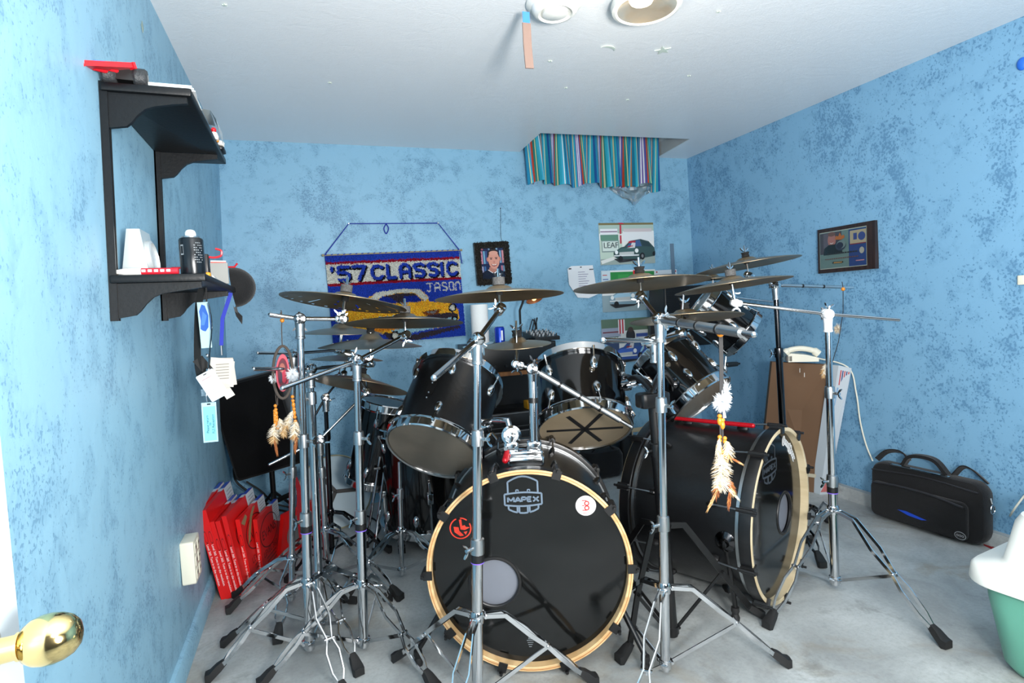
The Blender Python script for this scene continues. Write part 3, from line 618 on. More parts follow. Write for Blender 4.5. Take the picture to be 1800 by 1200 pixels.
# ------------------------------------------------------------------ shelf unit on the left wall
su = thing('shelf_unit', 'black two-shelf bracket unit screwed to the left wall', 'shelf', wl(1.88, 1.2, .01))
UY = (1.583, 2.086); ZU, ZL = 1.722, 1.278; SH0, SH1 = 1.566, 2.205; SX = -.222
for y in UY:
    m = MB(); zt_ = 1.745
    for dy in (-.0075, .0075): m.bar([wl(y+dy, 1.19, .009), wl(y+dy, zt_, .009)], .016, .004, XA)
    m.bar([wl(y, 1.19, .003), wl(y, zt_, .003)], .019, .004, YA)
    o = m.build('upright', BLKPAINT, su)
    m = MB()
    for z in (1.21, 1.45, 1.70): m.cyl(wl(y, z, .004), wl(y, z, .009), .004, n=8)
    m.build('upright_screws', STEEL, o)
for z in (ZU, ZL):
    m = MB(); xw = wl(1.9, z, .004).x
    m.rbox(((xw+SX)/2, (SH0+SH1)/2, z+.0095), (SX-xw, SH1-SH0, .019), .004, topr=.003); m.build('shelf_board', BLKPAINT, su)
    for y in UY:
        m = MB(); L = SX-xw-.012
        pr = [(0.008, 0), (L, 0), (L, -.014), (L-.03, -.018), (.105, -.026), (.085, -.034), (.068, -.050), (.056, -.066), (.045, -.076), (.008, -.082)]
        m.prism(pr, V3((xw, y-.006, z-.0005)), XA, ZA, V3((0, .012, 0))); m.build('bracket', BLKPAINT, su)
TU, TLW = ZU+.0192, ZL+.0192
# toy car
c = V3((-.362, 1.60, TU)); t = thing('toy_car', 'toy race car with fat black tyres and red wing at near end of top shelf', 'toy', c)
TYRE = mat('toy_tyre', (46, 48, 50), .5, bump=(160, .6)); REDP = mat('red_plastic', (206, 24, 36), .35)
A2 = V3((-.10, 1, 0)).normalized(); B2 = V3((A2.y, -A2.x, 0)); q0 = c
for i, (dx, dy) in enumerate(((-.031, -.015), (.031, -.015), (-.031, .09), (.031, .09))):
    w_ = q0+B2*dx+A2*dy+ZA*.0215; m = MB(); m.lathe(w_-B2*.015, B2, [(.006, 0), (.017, 0), (.0212, .005), (.0212, .025), (.017, .030), (.006, .030)], 18); o = m.build('tyre', TYRE, t)
    m = MB(); m.cyl(w_-B2*.016, w_+B2*.016, .009, n=10); m.build('wheel_rim', mat('toy_grey', (120, 124, 124), .3), o)
m = MB(); m.box(q0+A2*.04+ZA*.022, (.036, .14, .026), (B2, A2, ZA)); m.build('chassis', BLKPLASTIC, t)
m = MB(); w0 = ony(136, 116, 1.50); w1_ = ony(228, 120, 1.575); d = (w1_-w0).normalized(); sd = V3((-d.y, d.x, 0)); sd = -sd if sd.y < 0 else sd
m.bar([w0+ZA*.003, w1_+ZA*.003], .036, .011, sd)
for q in (w0, w1_): m.bar([q-sd*.022+ZA*.002, q+sd*.022+ZA*.002], .006, .014, d)
for k in (.35, .65): q = w0.lerp(w1_, k)+sd*.012; m.cyl(q, q0+B2*(-.01 if k < .5 else .012)+A2*.0+ZA*.03, .005, n=8)
m.build('wing', REDP, t)
m = MB(); m.rbox(w0.lerp(w1_, .5)+sd*.012+ZA*.008, (.03, .024, .012), .006); m.build('blue_scoop', mat('toy_blue', (46, 130, 220), .35), t)
# papers on the top shelf
c = V3((-.275, 1.66, TU)); m = MB(); rr = random.Random(2)
for k in range(5):
    an = rr.uniform(-.08, .08); X = V3((math.cos(an), math.sin(an), 0)); Yv = V3((-X.y, X.x, 0)); m.box(c+ZA*(.0015+.0026*k)+X*rr.uniform(-.004, .004), (.10, .15, .0024), (X, Yv, ZA), (226-3*k, 230, 232))
o = m.build('paper_stack', PRINT, None, c); tag(o, 'stack of white papers lying near front of top shelf', 'papers')
c = V3((-.31, 1.77, TU)); m = MB(); m.rbox(c+ZA*.019, (.15, .06, .038), .02); o = m.build('wooden_box', mat('honey_wood', (206, 178, 112), .4), None, c); tag(o, 'low honey-coloured rounded box behind papers on top shelf', 'box')
c = V3((-.225, 1.79, TU)); m = MB(); g = [(-.05, .0), (.0, .004), (.022, .002), (.034, -.020), (.04, -.055)]
for a, b in zip(g, g[1:]): m.poly([c+V3((a[0], -.06, a[1]+.003)), c+V3((b[0], -.06, b[1]+.003)), c+V3((b[0]-.006, .075, b[1]+.003)), c+V3((a[0], .07, a[1]+.003))])
o = m.build('clear_sheet', mat('curled_sheet', (206, 216, 218), .2, trans=.2), None, c); tag(o, 'curled translucent sheet drooping over edge of top shelf', 'plastic sheet')
c = V3((-.228, 1.985, TU)); t = thing('figurine', 'small white, red and orange figurine near the edge of top shelf', 'figurine', c)
m = MB(); m.lathe(c, ZA, [(.0, 0), (.011, 0), (.013, .01), (.009, .022), (.0, .026)], 12); m.build('body', WHITE, t)
m = MB(); m.ball(c+ZA*.030, .008); m.build('head', REDP, t)
m = MB(); m.rbox(c+V3((.004, .022, .008)), (.012, .016, .016), .004); m.build('base_block', mat('orange_plastic', (236, 150, 30), .4), t)
c = V3((-.236, 2.12, TU)); t = thing('crystal_ornament', 'white rough crystal ornament on dark stand at far end of top shelf', 'ornament', c)
m = MB(); m.rbox(c+ZA*.006, (.045, .07, .012), .01); m.build('stand', BLKPLASTIC, t)
m = MB(); rr = random.Random(4)
for k in range(12): m.ball(c+V3((rr.uniform(-.012, .014), rr.uniform(-.018, .02), .018+rr.uniform(0, .012))), rr.uniform(.006, .011), n=6, m=4)
m.build('crystal', mat('chalk_crystal', (226, 222, 214), .5), t)
# lower shelf
c = V3((-.385, 1.675, TLW)); t = thing('desk_fan_clock', 'silver wedge-shaped desk dial standing on lower shelf against the wall', 'clock', c)
pr = [(-.030, 0), (.030, 0), (.016, .118), (-.012, .118)]
m = MB(); a = [c+V3((x_, -.04, z_)) for x_, z_ in pr]; b = [c+V3((x_, .055, z_)) for x_, z_ in pr]; m.ring_loft([a, b]); m.build('body', mat('silver_plastic', (188, 198, 200), .3, .3), t)
m = MB(); dx_ = V3((1, 0, .12)).normalized(); cc = c+V3((.026, .008, .05)); m.lathe(cc, dx_, [(.044, -.004), (.044, .008), (.038, .010), (.036, .004), (.0, .003)], 30); m.build('dial', mat('silver_dial', (206, 212, 214), .25, .4), t)
c = V3((-.35, 1.60, TLW)); t = thing('marker_pen', 'fat red and white marker pen lying along near edge of lower shelf', 'marker', c)
a, b = V3((-.413, 1.586, TLW+.0085)), V3((-.283, 1.586, TLW+.0085)); d = (b-a).normalized()
m = MB(); m.lathe(a, d, [(.0, -.002), (.005, 0), (.007, .012), (.0085, .018), (.0085, .045)], 14); m.build('cap', WHITE, t)
m = MB(); m.cyl(a+d*.045, a+d*.052, .0085, n=14, col=(225, 226, 226)); m.cyl(a+d*.052, a+d*.130, .008, n=14, col=(206, 34, 50))
for k in range(5): m.box(a+d*(.058+.013*k)+V3((0, -.0078, .001)), (.008, .002, .006), None, (232, 226, 226))
m.build('barrel', PRINT, t)
c = V3((-.258, 1.63, TLW)); t = thing('spray_can', 'black spray can with white nozzle at front corner of lower shelf', 'spray can', c)
m = MB(); m.lathe(c, ZA, [(.0, 0), (.027, 0), (.028, .003), (.028, .088), (.026, .092), (.022, .094)], 28); m.build('can_body', mat('black_can', (22, 27, 32), .25, .2), t)
m = MB(); m.lathe(c, ZA, [(.022, .094), (.022, .097), (.016, .098), (.012, .100)], 24); m.build('rim', SATIN, t)
m = MB(); m.lathe(c, ZA, [(.0125, .098), (.0125, .106), (.010, .112), (.006, .1145), (.0, .115)], 20); m.build('nozzle', WHITE, t)
m = MB()
for k in range(9):
    an = -1.15+.05*(k % 2); z = .03+.006*k
    for q in range(5):
        a0 = -1.25+.16*q
        if (k*7+q*3) % 4: m.poly([c+V3((math.cos(a0+u)*.0283, math.sin(a0+u)*.0283, z+v)) for u, v in ((0, 0), (.12, 0), (.12, .0025), (0, .0025))], (112, 118, 122))
m.poly([c+V3((math.cos(a0)*.0283, math.sin(a0)*.0283, z)) for a0, z in ((-2.4, .05), (-2.1, .05), (-2.1, .075), (-2.4, .075))], (150, 156, 160))
m.poly([c+V3((math.cos(a0)*.0285, math.sin(a0)*.0285, z)) for a0, z in ((-2.37, .053), (-2.13, .053), (-2.13, .072), (-2.37, .072))], (20, 24, 28))
m.build('label_print', PRINT, t, flat=True)
c = V3((-.25, 1.77, TLW)); t = thing('hook_tool', 'black tool with red plastic hook and orange foot behind the spray can', 'tool', c)
m = MB(); m.rbox(c+ZA*.034, (.022, .03, .068), .005); m.build('handle', BLKPLASTIC, t)
m = MB(); m.tube(curve([c+V3((.005, 0, .062)), c+V3((.022, .01, .060)), c+V3((.038, .02, .066)), c+V3((.040, .02, .080)), c+V3((.026, .02, .086))], 5), .003, 7); m.build('red_hook', REDP, t)
m = MB(); m.rbox(c+V3((.006, -.028, .008)), (.02, .022, .016), .006); m.build('orange_foot', mat('orange_plastic'), t)
c = V3((-.36, 1.93, TLW)); m = MB()
for k in range(3): m.tube([c+V3((.02*math.cos(q*.7+k), .02*math.sin(q*.7+k), .004+.004*k)) for q in range(9)], .0015, 5)
o = m.build('wire_coil', STEEL, None, c); tag(o, 'small silver wire coil on lower shelf between dial and spray can', 'wire')
c = V3((-.245, 2.00, TLW)); t = thing('card_packet', 'clear packet with red and white card leaning at the far end of lower shelf', 'packet', c)
m = MB(); N_ = V3((.3, -.9, .2)).normalized(); X = V3((.95, .3, 0)).normalized(); Yv = V3((-.06, .22, .97)).normalized()
flat_picture(m, c+V3((-.02, .0, .003)), X, Yv, N_, [(rect(0, 0, .045, .075), (186, 192, 192)), (rect(.0, .04, .045, .07), (206, 60, 44)), (rect(.0, .052, .045, .057), (240, 240, 240)), (ell(.022, .02, .015, .014), (120, 126, 128))]); m.build('card', PRINTG, t, flat=True)
m = MB(); m.box(c+V3((0, .012, .034)), (.05, .012, .066)); m.build('packet_block', mat('smoky_plastic', (150, 150, 146), .3), t)
# cap hung at the far end of the shelf
c = V3((-.20, 2.255, 1.30)); t = thing('baseball_cap', 'black baseball cap hung on red peg at far end of lower shelf', 'cap', c)
m = MB(); ax = (V3((.6, -.8, 0)), V3((.8, .6, 0)), ZA)
rings = []
for i in range(8):
    p_ = i/7*PI/2; rings.append([c+V3((-.035, 0, .0))+V3((.085*math.sin(p_) if False else 0, 0, 0))+(V3((1, .15, .1)).normalized()*(.075*math.sin(p_)))+(V3((0, 1, 0))*math.cos(a_)*.062+V3((.1, 0, -1)).normalized()*math.sin(a_)*.072)*math.cos(p_) for a_ in [2*PI*k/20 for k in range(20)]])
m.ring_loft(rings, False); m.build('crown', CLOTHB, t)
m = MB(); b0 = c+V3((-.035, 0, -.072)); g = []
for i in range(7):
    u = -1+2*i/6; g.append([b0+V3((.0, .055*u, .012*u*u)), b0+V3((.005, .05*u, -.035+.02*u*u)), b0+V3((.02, .036*u, -.062+.03*u*u))])
m.ring_loft(g, False, closed=False); m.build('brim', CLOTHB, t)
a = wl(2.245, 1.372, .003); m = MB(); m.tube([a, V3((-.27, 2.25, 1.372)), V3((-.225, 2.25, 1.372)), V3((-.215, 2.25, 1.385))], .0035, 7); o = m.build('peg_hook', REDP, None, a); tag(o, 'thin red wall peg carrying the black cap', 'hook')
# things dangling from the lower shelf edge
y0 = 1.98; q = lambda x, y, Y=y0: ony(x, y, Y)
m = MB(); P_ = curve([q(362, 484, 1.87), q(350, 530, 1.89), q(347, 600, 1.90), q(348, 640, 1.90), q(353, 668, 1.90)], 5); m.bar(P_, .022, .003, V3((.8, -.5, 0)))
m.bar([q(347, 630, 1.90), q(366, 652, 1.90), q(372, 668, 1.90)], .03, .004, V3((.7, .3, .6))); o = m.build('black_strap', mat('black_webbing', (28, 28, 28), .8), None, P_[0]); tag(o, 'wide black strap hanging in a loop from lower shelf edge', 'strap')
def card(name, label, cat, corners, Y, shapes, th=.002, cord=None, group=None):
    a, b, c_ = [q(*p, Y) for p in corners]; X = b-a; w = X.length; X.normalize(); Yv = a-c_; Yv = (Yv-X*Yv.dot(X)); h = Yv.length; Yv.normalize(); N = X.cross(Yv); N = -N if N.y > 0 else N
    t = thing(name, label, cat, a, group); m = MB(); m.rbox(c_+X*w/2+Yv*h/2-N*th/2, (w, h, th), .004, (X, Yv, N), topr=.0004, col=(206, 214, 214)); flat_picture(m, c_, X, Yv, N, [([(p[0]*w, p[1]*h) for p in pts], col) for pts, col in shapes]); m.build('card', PRINTG, t, flat=True)
    return t, (c_, X, Yv, N, w, h)
t, fr = card('lanyard_badge', 'clear badge with blue leafy emblem hanging from front of lower shelf', 'badge', ((353, 531), (372, 530), (354, 612)), 1.86, [(rect(0, 0, 1, 1), (170, 200, 206)), ([(.1, .42), (.3, .38), (.55, .36), (.85, .45), (.95, .7), (.7, .92), (.4, .95), (.12, .8), (.2, .6)], (44, 92, 176)), ([(.2, .5), (.5, .5), (.8, .7), (.45, .8)], (70, 120, 196))])
m = MB(); m.tube([q(362, 484, 1.84)+V3((0, 0, .002)), q(363, 530, 1.86)], .0022, 6); m.build('cord', BLKCORD, t)
m = MB(); m.tube(curve([q(366, 532, 1.85), q(372, 570, 1.85), q(368, 620, 1.86), q(366, 660, 1.86), q(362, 700, 1.86)], 5), .0022, 6); m.ball(q(364, 625, 1.86), .006); m.ball(q(366, 650, 1.86), .006); m.build('silver_chain', CHROME, t)
t, fr = card('badge', 'white text badge tilted among the lanyards under lower shelf', 'badge', ((356, 656), (386, 640), (373, 707)), 1.84, [(rect(.02, .02, .98, .98), (208, 210, 212)), (rect(.40, .92, .58, .95), (30, 30, 30))]+[(rect(.14, .84-.07*k, .14+.7*(.55+.45*((k*53) % 10)/10), .85-.07*k), (160, 166, 172)) for k in range(10)]+[(rect(.2, .79, .75, .80), (200, 120, 120))])
t, fr = card('badge_holder', 'light blue card in clear holder, lowest of the hanging badges', 'badge', ((355, 708), (381, 706), (358, 778)), 1.85, [(rect(.0, .0, 1, 1), (170, 206, 220)), (rect(.10, .04, .92, .90), (128, 216, 236)), (rect(.38, .94, .62, .975), (40, 40, 40))])
c_, X, Yv, N, w, h = fr; m = MB()
for i, tx_ in enumerate(('Please return', 'to', 'FLS Reception')): text(m, tx_, c_+X*w*(.44+.19*i if i != 1 else .60)+Yv*h*.46+N*.003, Yv, -X, .0098, (20, 26, 34), 'CENTER')
m.build('lettering', PRINT, t, flat=True)
m = MB(); m.tube([q(364, 706, 1.85), q(362, 690, 1.855), q(366, 660, 1.86)], .002, 6); m.box(q(358, 690, 1.85), (.012, .003, .02)); m.build('clip', CHROME, t)
t = thing('ticket_bundle', 'bundle of paper tickets on blue lanyard hanging from lower shelf', 'tickets', q(388, 520, 2.15)); rr = random.Random(8)
m = MB(); m.bar([V3((-.232, 2.15, ZL-.002)), q(391, 560, 2.15), q(389, 607, 2.15)], .012, .002, XA); m.build('blue_lanyard', mat('blue_webbing', (34, 50, 170), .7), t)
m = MB(); m.tube([q(389, 607, 2.15), q(390, 624, 2.15)], .003, 6); m.build('clip', STEEL, t)
m = MB()
for k in range(9):
    cc = q(391, 653, 2.15)+V3((rr.uniform(-.006, .006), -.012+.003*k, rr.uniform(-.008, .004))); an = rr.uniform(-.22, .22); X = V3((math.cos(an), 0, math.sin(an))); Z_ = V3((-X.z, 0, X.x))
    m.box(cc, (.068, .0012, .088), (X, V3((0, 1, 0)), Z_), (206-3*k, 200-3*k, 190-3*k))
cc = q(398, 686, 2.16); X = V3((.88, 0, .45)).normalized(); m.box(cc, (.03, .0015, .055), (X, YA, V3((-X.z, 0, X.x))), (214, 210, 200))
for k in range(6): m.box(q(391, 640+5*k, 2.135), (.04, .0005, .002), None, (130, 124, 116))
m.build('tickets', PRINT, t)
# ------------------------------------------------------------------ red drumhead boxes leaning in the left corner
RB = [((348, 897), (393.5, 1053), .26, 'outermost red drumhead box, flat against the left wall'), ((357, 897), (402, 1052), .26, 'second red drumhead box out from the left wall'),
      ((372, 917), (411, 1050), .20, 'third red drumhead box out from the left wall, shorter, open-topped'), ((382, 916), (420.5, 1050), .20, 'fourth red drumhead box from the left wall, shorter, open-topped'),
      ((393, 907), (429.5, 1048), .28, 'fifth red drumhead box from the left wall, with big oval facing out'), ((417, 913), (442, 1037), .28, 'sixth red drumhead box, with torn brown tape on its face'), ((448, 913), (461, 1018), .28, 'seventh red drumhead box, oval facing out beside the boom stands')]
WLAB, BLAB = (206, 214, 220), (44, 78, 176)
for i, (tp, bt, dp, lab) in enumerate(RB):
    B0 = onz(*bt); y = B0.y; T0 = ony(tp[0], tp[1], y); U_ = (T0-B0); Hh = U_.length; U_.normalize()
    D_ = V3((.10+.03*i, 1, .0)).normalized(); D_ = (D_-U_*D_.dot(U_)).normalized(); Xo = D_.cross(U_)
    if Xo.x < 0: Xo = -Xo
    th = .021 if i < 2 else .019; Dp = Hh*.98; R_ = REDBOX
    t = thing('drumhead_box', lab, 'box', B0+D_*Dp/2, 'red drumhead boxes')
    m = MB(); cc = B0+U_*Hh/2+D_*Dp/2; m.box(cc, (th, Dp, Hh), (Xo, D_, U_)); m.build('carton', REDBOX, t, flat=True)
    f0 = B0+Xo*(th/2)
    m = MB()   # blue and white label over the top far corner, on edge and face
    e = B0+U_*(Hh+.0006)-Xo*th/2
    m.add([e+D_*Dp*.62, e+Xo*th+D_*Dp*.62, e+Xo*th+D_*Dp*.74, e+D_*Dp*.74], [[0, 1, 2, 3]], WLAB); m.add([e+D_*Dp*.74, e+Xo*th+D_*Dp*.74, e+Xo*th+D_*Dp, e+D_*Dp], [[0, 1, 2, 3]], BLAB)
    g = f0+Xo*.0006
    m.add([g+D_*Dp*.70+U_*Hh, g+D_*Dp*.70+U_*Hh*.72, g+D_*Dp+U_*Hh*.60, g+D_*Dp+U_*Hh], [[0, 1, 2, 3]], WLAB)
    for k in range(7): m.add([g+Xo*.0004+D_*Dp*.76+U_*Hh*(.95-.04*k), g+Xo*.0004+D_*Dp*.96+U_*Hh*(.95-.04*k), g+Xo*.0004+D_*Dp*.96+U_*Hh*(.94-.04*k), g+Xo*.0004+D_*Dp*.76+U_*Hh*(.94-.04*k)], [[0, 1, 2, 3]], (140, 146, 156))
    m.build('label', PRINT, t, flat=True)
    m = MB()   # lettering on the spine and the face
    sp = B0-D_*.0008-Xo*.002; text(m, 'Level 360. Tune in to the revolution.', sp+U_*Hh*.62+Xo*-.0035, -U_, Xo, .0128, (240, 240, 240), lift=-D_*.0)
    for k in range(28):
        a0, a1 = 2*PI*k/28, 2*PI*(k+1)/28; m.add([B0-D_*.0008+U_*(Hh*.70+.028*s_*math.sin(a_))+Xo*(.006*s_*math.cos(a_)) for a_, s_ in ((a0, 1), (a1, 1), (a1, .85), (a0, .85))], [[0, 1, 2, 3]], (70, 16, 18))
    oc = f0+Xo*.0008+D_*Dp*.45+U_*Hh*.66
    for k in range(36):
        a0, a1 = 2*PI*k/36, 2*PI*(k+1)/36; m.add([oc+D_*(.115*s_*math.cos(a_))+U_*(.075*s_*math.sin(a_)) for a_, s_ in ((a0, 1), (a1, 1), (a1, .94), (a0, .94))], [[0, 1, 2, 3]], (60, 14, 16))
    text(m, 'EVANS', oc-U_*.022, D_, U_, .060, (60, 14, 16), 'CENTER'); text(m, 'LEVEL 360', f0+Xo*.0008+D_*Dp*.42+U_*Hh*.30, D_, U_, .040, (92, 18, 20), 'CENTER')
    for k in range(4): m.poly([f0+Xo*.0008+D_*(Dp*.22+a_)+U_*(Hh*.24-.018*k+b_) for a_, b_ in ((0, 0), (.12, 0), (.12, .006), (0, .006))], (104, 18, 20))
    if i == 5: m.poly([f0+Xo*.0009+D_*Dp*a_+U_*Hh*b_ for a_, b_ in ((.12, .58), (.22, .62), (.40, .86), (.60, .98), (.50, .99), (.36, .92), (.2, .74))], (150, 128, 92)); m.poly([f0+Xo*.0009+D_*Dp*a_+U_*Hh*b_ for a_, b_ in ((.02, .93), (.2, .99), (.25, .94), (.12, .86))], (150, 128, 92))
    m.build('print', PRINT, t, flat=True)
B0 = onz(489, 985); T0 = ony(496, 905, B0.y-.02); U_ = (T0-B0); Hh = U_.length; U_.normalize(); D_ = V3((.62, .75, .18)).normalized(); D_ = (D_-U_*D_.dot(U_)).normalized(); Xo = D_.cross(U_)
t = thing('drumhead_box', 'eighth red drumhead box, leaning the other way against the chrome stands', 'box', B0+D_*.1, 'red drumhead boxes')
m = MB(); m.box(B0+U_*Hh/2+D_*.13, (.02, .26, Hh), (Xo, D_, U_)); m.build('carton', REDBOX, t, flat=True)
m = MB(); m.disc(B0+U_*Hh/2+D_*.13+Xo*.0112, Xo, min(.1, Hh*.4), 32); m.build('drumhead_window', mat('grey_film', (120, 124, 124), .3), t)
m = MB(); text(m, 'EVANS', B0+U_*(Hh+.001)+D_*.17-Xo*.004, D_, -Xo, .012, (236, 236, 236)); m.build('print', PRINT, t, flat=True)
# ------------------------------------------------------------------ black speaker on tripod, left corner
a, b, c_, d_ = ony(404, 672, 3.25), ony(524, 640, 3.20), ony(416, 848, 3.25), ony(530, 826, 3.20)
X = (b-a); w = X.length; X.normalize(); Yv = (a-c_); Yv = (Yv-X*Yv.dot(X)); h = Yv.length; Yv.normalize(); N = X.cross(Yv); N = -N if N.y > 0 else N
t = thing('stage_speaker', 'large black cloth-covered speaker tilted on a tripod in the left corner', 'speaker', onz(478, 925))
cc = c_+X*w/2+Yv*h/2; m = MB(); m.rbox(cc-N*.09, (w, h, .18), .02, (X, Yv, N), topr=.012); m.build('cabinet', CLOTHB, t)
m = MB(); m.rbox(cc+N*.003, (w-.03, h-.03, .012), .015, (X, Yv, N)); m.build('front_cloth', mat('black_speaker_cloth', (11, 11, 13), .9, 0, .2, bump=(500, .4)), t)
m = MB(); pb = onz(478, 925, .0); pt = cc-N*.05-Yv*h*.45; m.cyl((pt.x, pt.y, .02), pt, .014, n=12); m.build('stand_pole', BLKMETAL, t); pb = V3((pt.x, pt.y, 0))
for k in range(3):
    an = .4+2*PI*k/3; d = V3((math.cos(an), math.sin(an), 0))*.17; m = MB(); m.tube([pb+ZA*.26, pb+d*.55+ZA*.16, pb+d+ZA*.012], .008, 8); o = m.build('stand_leg', BLKMETAL, t); m = MB(); m.ball(pb+d+ZA*.012, .012); m.build('rubber_foot', RUBBER, o)
for px_ in ((452, 885), (512, 868)):
    m = MB(); e = ony(*px_, pt.y-.04); s_ = V3((pt.x, pt.y, e.z-.04)); m.cyl(s_, e, .014, n=12); o = m.build('clamp_arm', BLKMETAL, t); m = MB(); dd = (e-s_).normalized(); m.cyl(e, e+dd*.025, .0155, n=12); m.build('arm_cap', CHROME, o)
m = MB(); g = lambda x, y: ony(x+3, y, 3.40)
m.tube(curve([g(404, 724), g(402, 742), g(408, 780), g(416, 800), g(411, 808), g(408, 828), g(414, 848), g(440, 868), g(470, 890), g(505, 900), g(520, 905)], 6), .006, 7)
m.tube(curve([g(430, 846), g(455, 862), g(480, 884), g(515, 893)], 5), .005, 7); m.build('cable', RUBBER, t)
# ------------------------------------------------------------------ equipment stack on the back wall
y1, y2 = 3.22, 3.56
zt0 = ony(880, 603, y1+.1).z; xa, xb = ony(824, 640, y1).x, ony(982, 640, y1).x
zsh = ony(910, 652, y1).z
t = thing('equipment_stand', 'low black stand with brown wooden shelf holding the audio gear', 'stand', ((xa+xb)/2, (y1+y2)/2, 0))
m = MB(); m.box(((xa+xb)/2, (y1+y2)/2, zsh-.012), (xb-xa+.04, y2-y1, .024)); m.build('wood_shelf', mat('brown_shelf', (150, 98, 52), .5, wood=((120, 74, 38), 5, (8, 1, 1))), t)
zlo = .30
m = MB(); m.box(((xa+xb)/2+.06, y2-.006, (zsh-.03)/2+.02), (xb-xa+.14, .010, zsh-.06)); m.build('back_panel', BLKPLASTIC, t)
m = MB(); m.box(((xa+xb)/2, y1+.03, (zlo-.03)/2+.01), (xb-xa, .015, zlo-.04)); m.build('drawer_front', BLKPLASTIC, t)
m = MB(); m.box(((xa+xb)/2, (y1+y2)/2, zlo-.012), (xb-xa+.04, y2-y1, .024)); m.build('lower_shelf', BLKPLASTIC, t)
for x_ in (xa-.012, xb+.012):
    for y_ in (y1+.02, y2-.02):
        m = MB(); m.box((x_, y_, (zsh-.024)/2), (.024, .024, zsh-.024)); m.build('leg', BLKMETAL, t)
def deck(label, z0, z1, x0, x1, kind, nm='tape_deck', cat='tape deck'):
    t = thing(nm, label, cat, ((x0+x1)/2, (y1+y2)/2, z0)); m = MB(); m.rbox(((x0+x1)/2, (y1+y2)/2, (z0+z1)/2), (x1-x0, y2-y1-.04, z1-z0), .004, topr=.003); m.build('case', BLKPLASTIC, t)
    yf = y1+.019; m = MB()
    if kind == 0:
        m.box(((x0+x1)/2, yf, z1-.012), (x1-x0-.02, .003, .0025), None, (74, 76, 80)); m.box((x1-.12, yf, z1-.03), (.06, .003, .008), None, (170, 174, 178)); m.box((x0+.06, yf, z1-.03), (.05, .003, .006), None, (140, 144, 148))
        for k in range(6): mk = MB(); mk.cyl((x0+.08+.07*k, yf+.002, z0+.035), (x0+.08+.07*k, yf-.012, z0+.035), .009 if k < 5 else .018, n=14); mk.build('knob', BLKPLASTIC, t)
    else:
        m.box(((x0+x1)/2, yf, z1-.008), (x1-x0-.02, .003, .003), None, (140, 142, 144)); m.box(((x0+x1)/2, yf, z0+.02), (x1-x0-.06, .003, .003), None, (92, 94, 96))
        for k in range(6): m.box((x1-.16+.016*k, yf, z1-.03), (.006, .003, .005), None, (150, 60, 50) if k in (2, 3, 4) else (120, 122, 124)); m.box((x1-.16+.016*k, yf, z1-.042), (.006, .003, .004), None, (110, 112, 114))
    m.build('front_controls', PRINT, t)
    return t
deck('black stereo receiver on the wooden shelf behind the left tom', zsh, zt0-.002, xa+.02, xb-.004, 0, 'receiver', 'receiver')
deck('black tape deck below wooden shelf, top one of the pair', zlo+.135, zlo+.245, xa+.03, xb-.03, 1)
deck('black tape deck below wooden shelf, bottom one of the pair', zlo, zlo+.133, xa+.03, xb-.03, 1)
p = ony(930, 676, 3.3); m = MB(); m.rbox((p.x, 3.30, zlo+.246+.025), (.06, .08, .05), .008); o = m.build('yellow_box', mat('yellow_card', (214, 150, 30), .5), None, (p.x, 3.30, zlo+.246)); tag(o, 'small yellow box on top of the tape decks', 'box')
p = ony(962, 600, 3.30); t = thing('mixer', 'small black sloped mixer with knobs on top of the receiver', 'mixer', (p.x, 3.36, zt0)); xm = p.x-.005
m = MB(); pr = [(-.10, .0), (.12, .0), (.12, .055), (-.10, .022)]; m.ring_loft([[V3((xm-.085, 3.38+y_, zt0+z_)) for y_, z_ in pr], [V3((xm+.085, 3.38+y_, zt0+z_)) for y_, z_ in pr]]); m.build('body', BLKPLASTIC, t, sharp=20)
for i in range(7):
    for j in range(5): m = MB(); y_ = -.08+.04*j; m.cyl((xm-.07+.0233*i, 3.38+y_, zt0+.026+.15*(y_+.08)), (xm-.07+.0233*i, 3.38+y_-.003, zt0+.042+.15*(y_+.08)), .005, n=8, col=(170, 176, 180) if (i+j) % 3 else (60, 62, 66)); m.build('knob', PRINT, t)
m = MB()
for k in range(3): m.tube(curve([V3((xm-.05+.02*k, 3.47, zt0+.05)), V3((xm-.03+.02*k, 3.46, zt0+.12+.008*k)), V3((xm+.0+.01*k, 3.5, zt0+.125)), V3((xm+.03, 3.52, zt0+.03))], 6), .0035, 6)
m.build('cables', RUBBER, t)
p = ony(845, 600, 3.38); t = thing('paper_towel_roll', 'tall white paper towel roll standing behind the left tom', 'paper roll', (p.x, 3.38, zt0)); hr = ony(845, 535, 3.38).z-zt0
m = MB(); m.lathe((p.x, 3.38, zt0), ZA, [(.0, .0), (.052, .0), (.054, .004), (.054, hr-.004), (.052, hr), (.02, hr), (.02, .05)], 32); m.build('roll', mat('paper_towel', (226, 230, 230), .9, bump=(90, .3)), t)
m = MB(); m.lathe((p.x, 3.38, zt0), ZA, [(.0202, hr+.001), (.018, hr+.001), (.018, .05)], 20); m.build('core', CARD, t)
p = ony(879, 601, 3.30); t = thing('soda_can', 'blue drinks can standing beside the paper towel roll', 'can', (p.x, 3.30, zt0))
m = MB(); m.lathe((p.x, 3.30, zt0), ZA, [(.0, .004), (.022, .0), (.031, .008), (.031, .092), (.025, .102)], 28); m.build('can_body', mat('blue_can', (24, 60, 176), .25, .5), t)
m = MB(); m.lathe((p.x, 3.30, zt0), ZA, [(.025, .102), (.026, .104), (.023, .103), (.0, .102)], 24); m.build('can_top', SATIN, t)
m = MB(); m.box((p.x+.004, 3.2685, zt0+.05), (.012, .002, .06), None, (210, 216, 226)); m.build('label_stripe', PRINT, t)
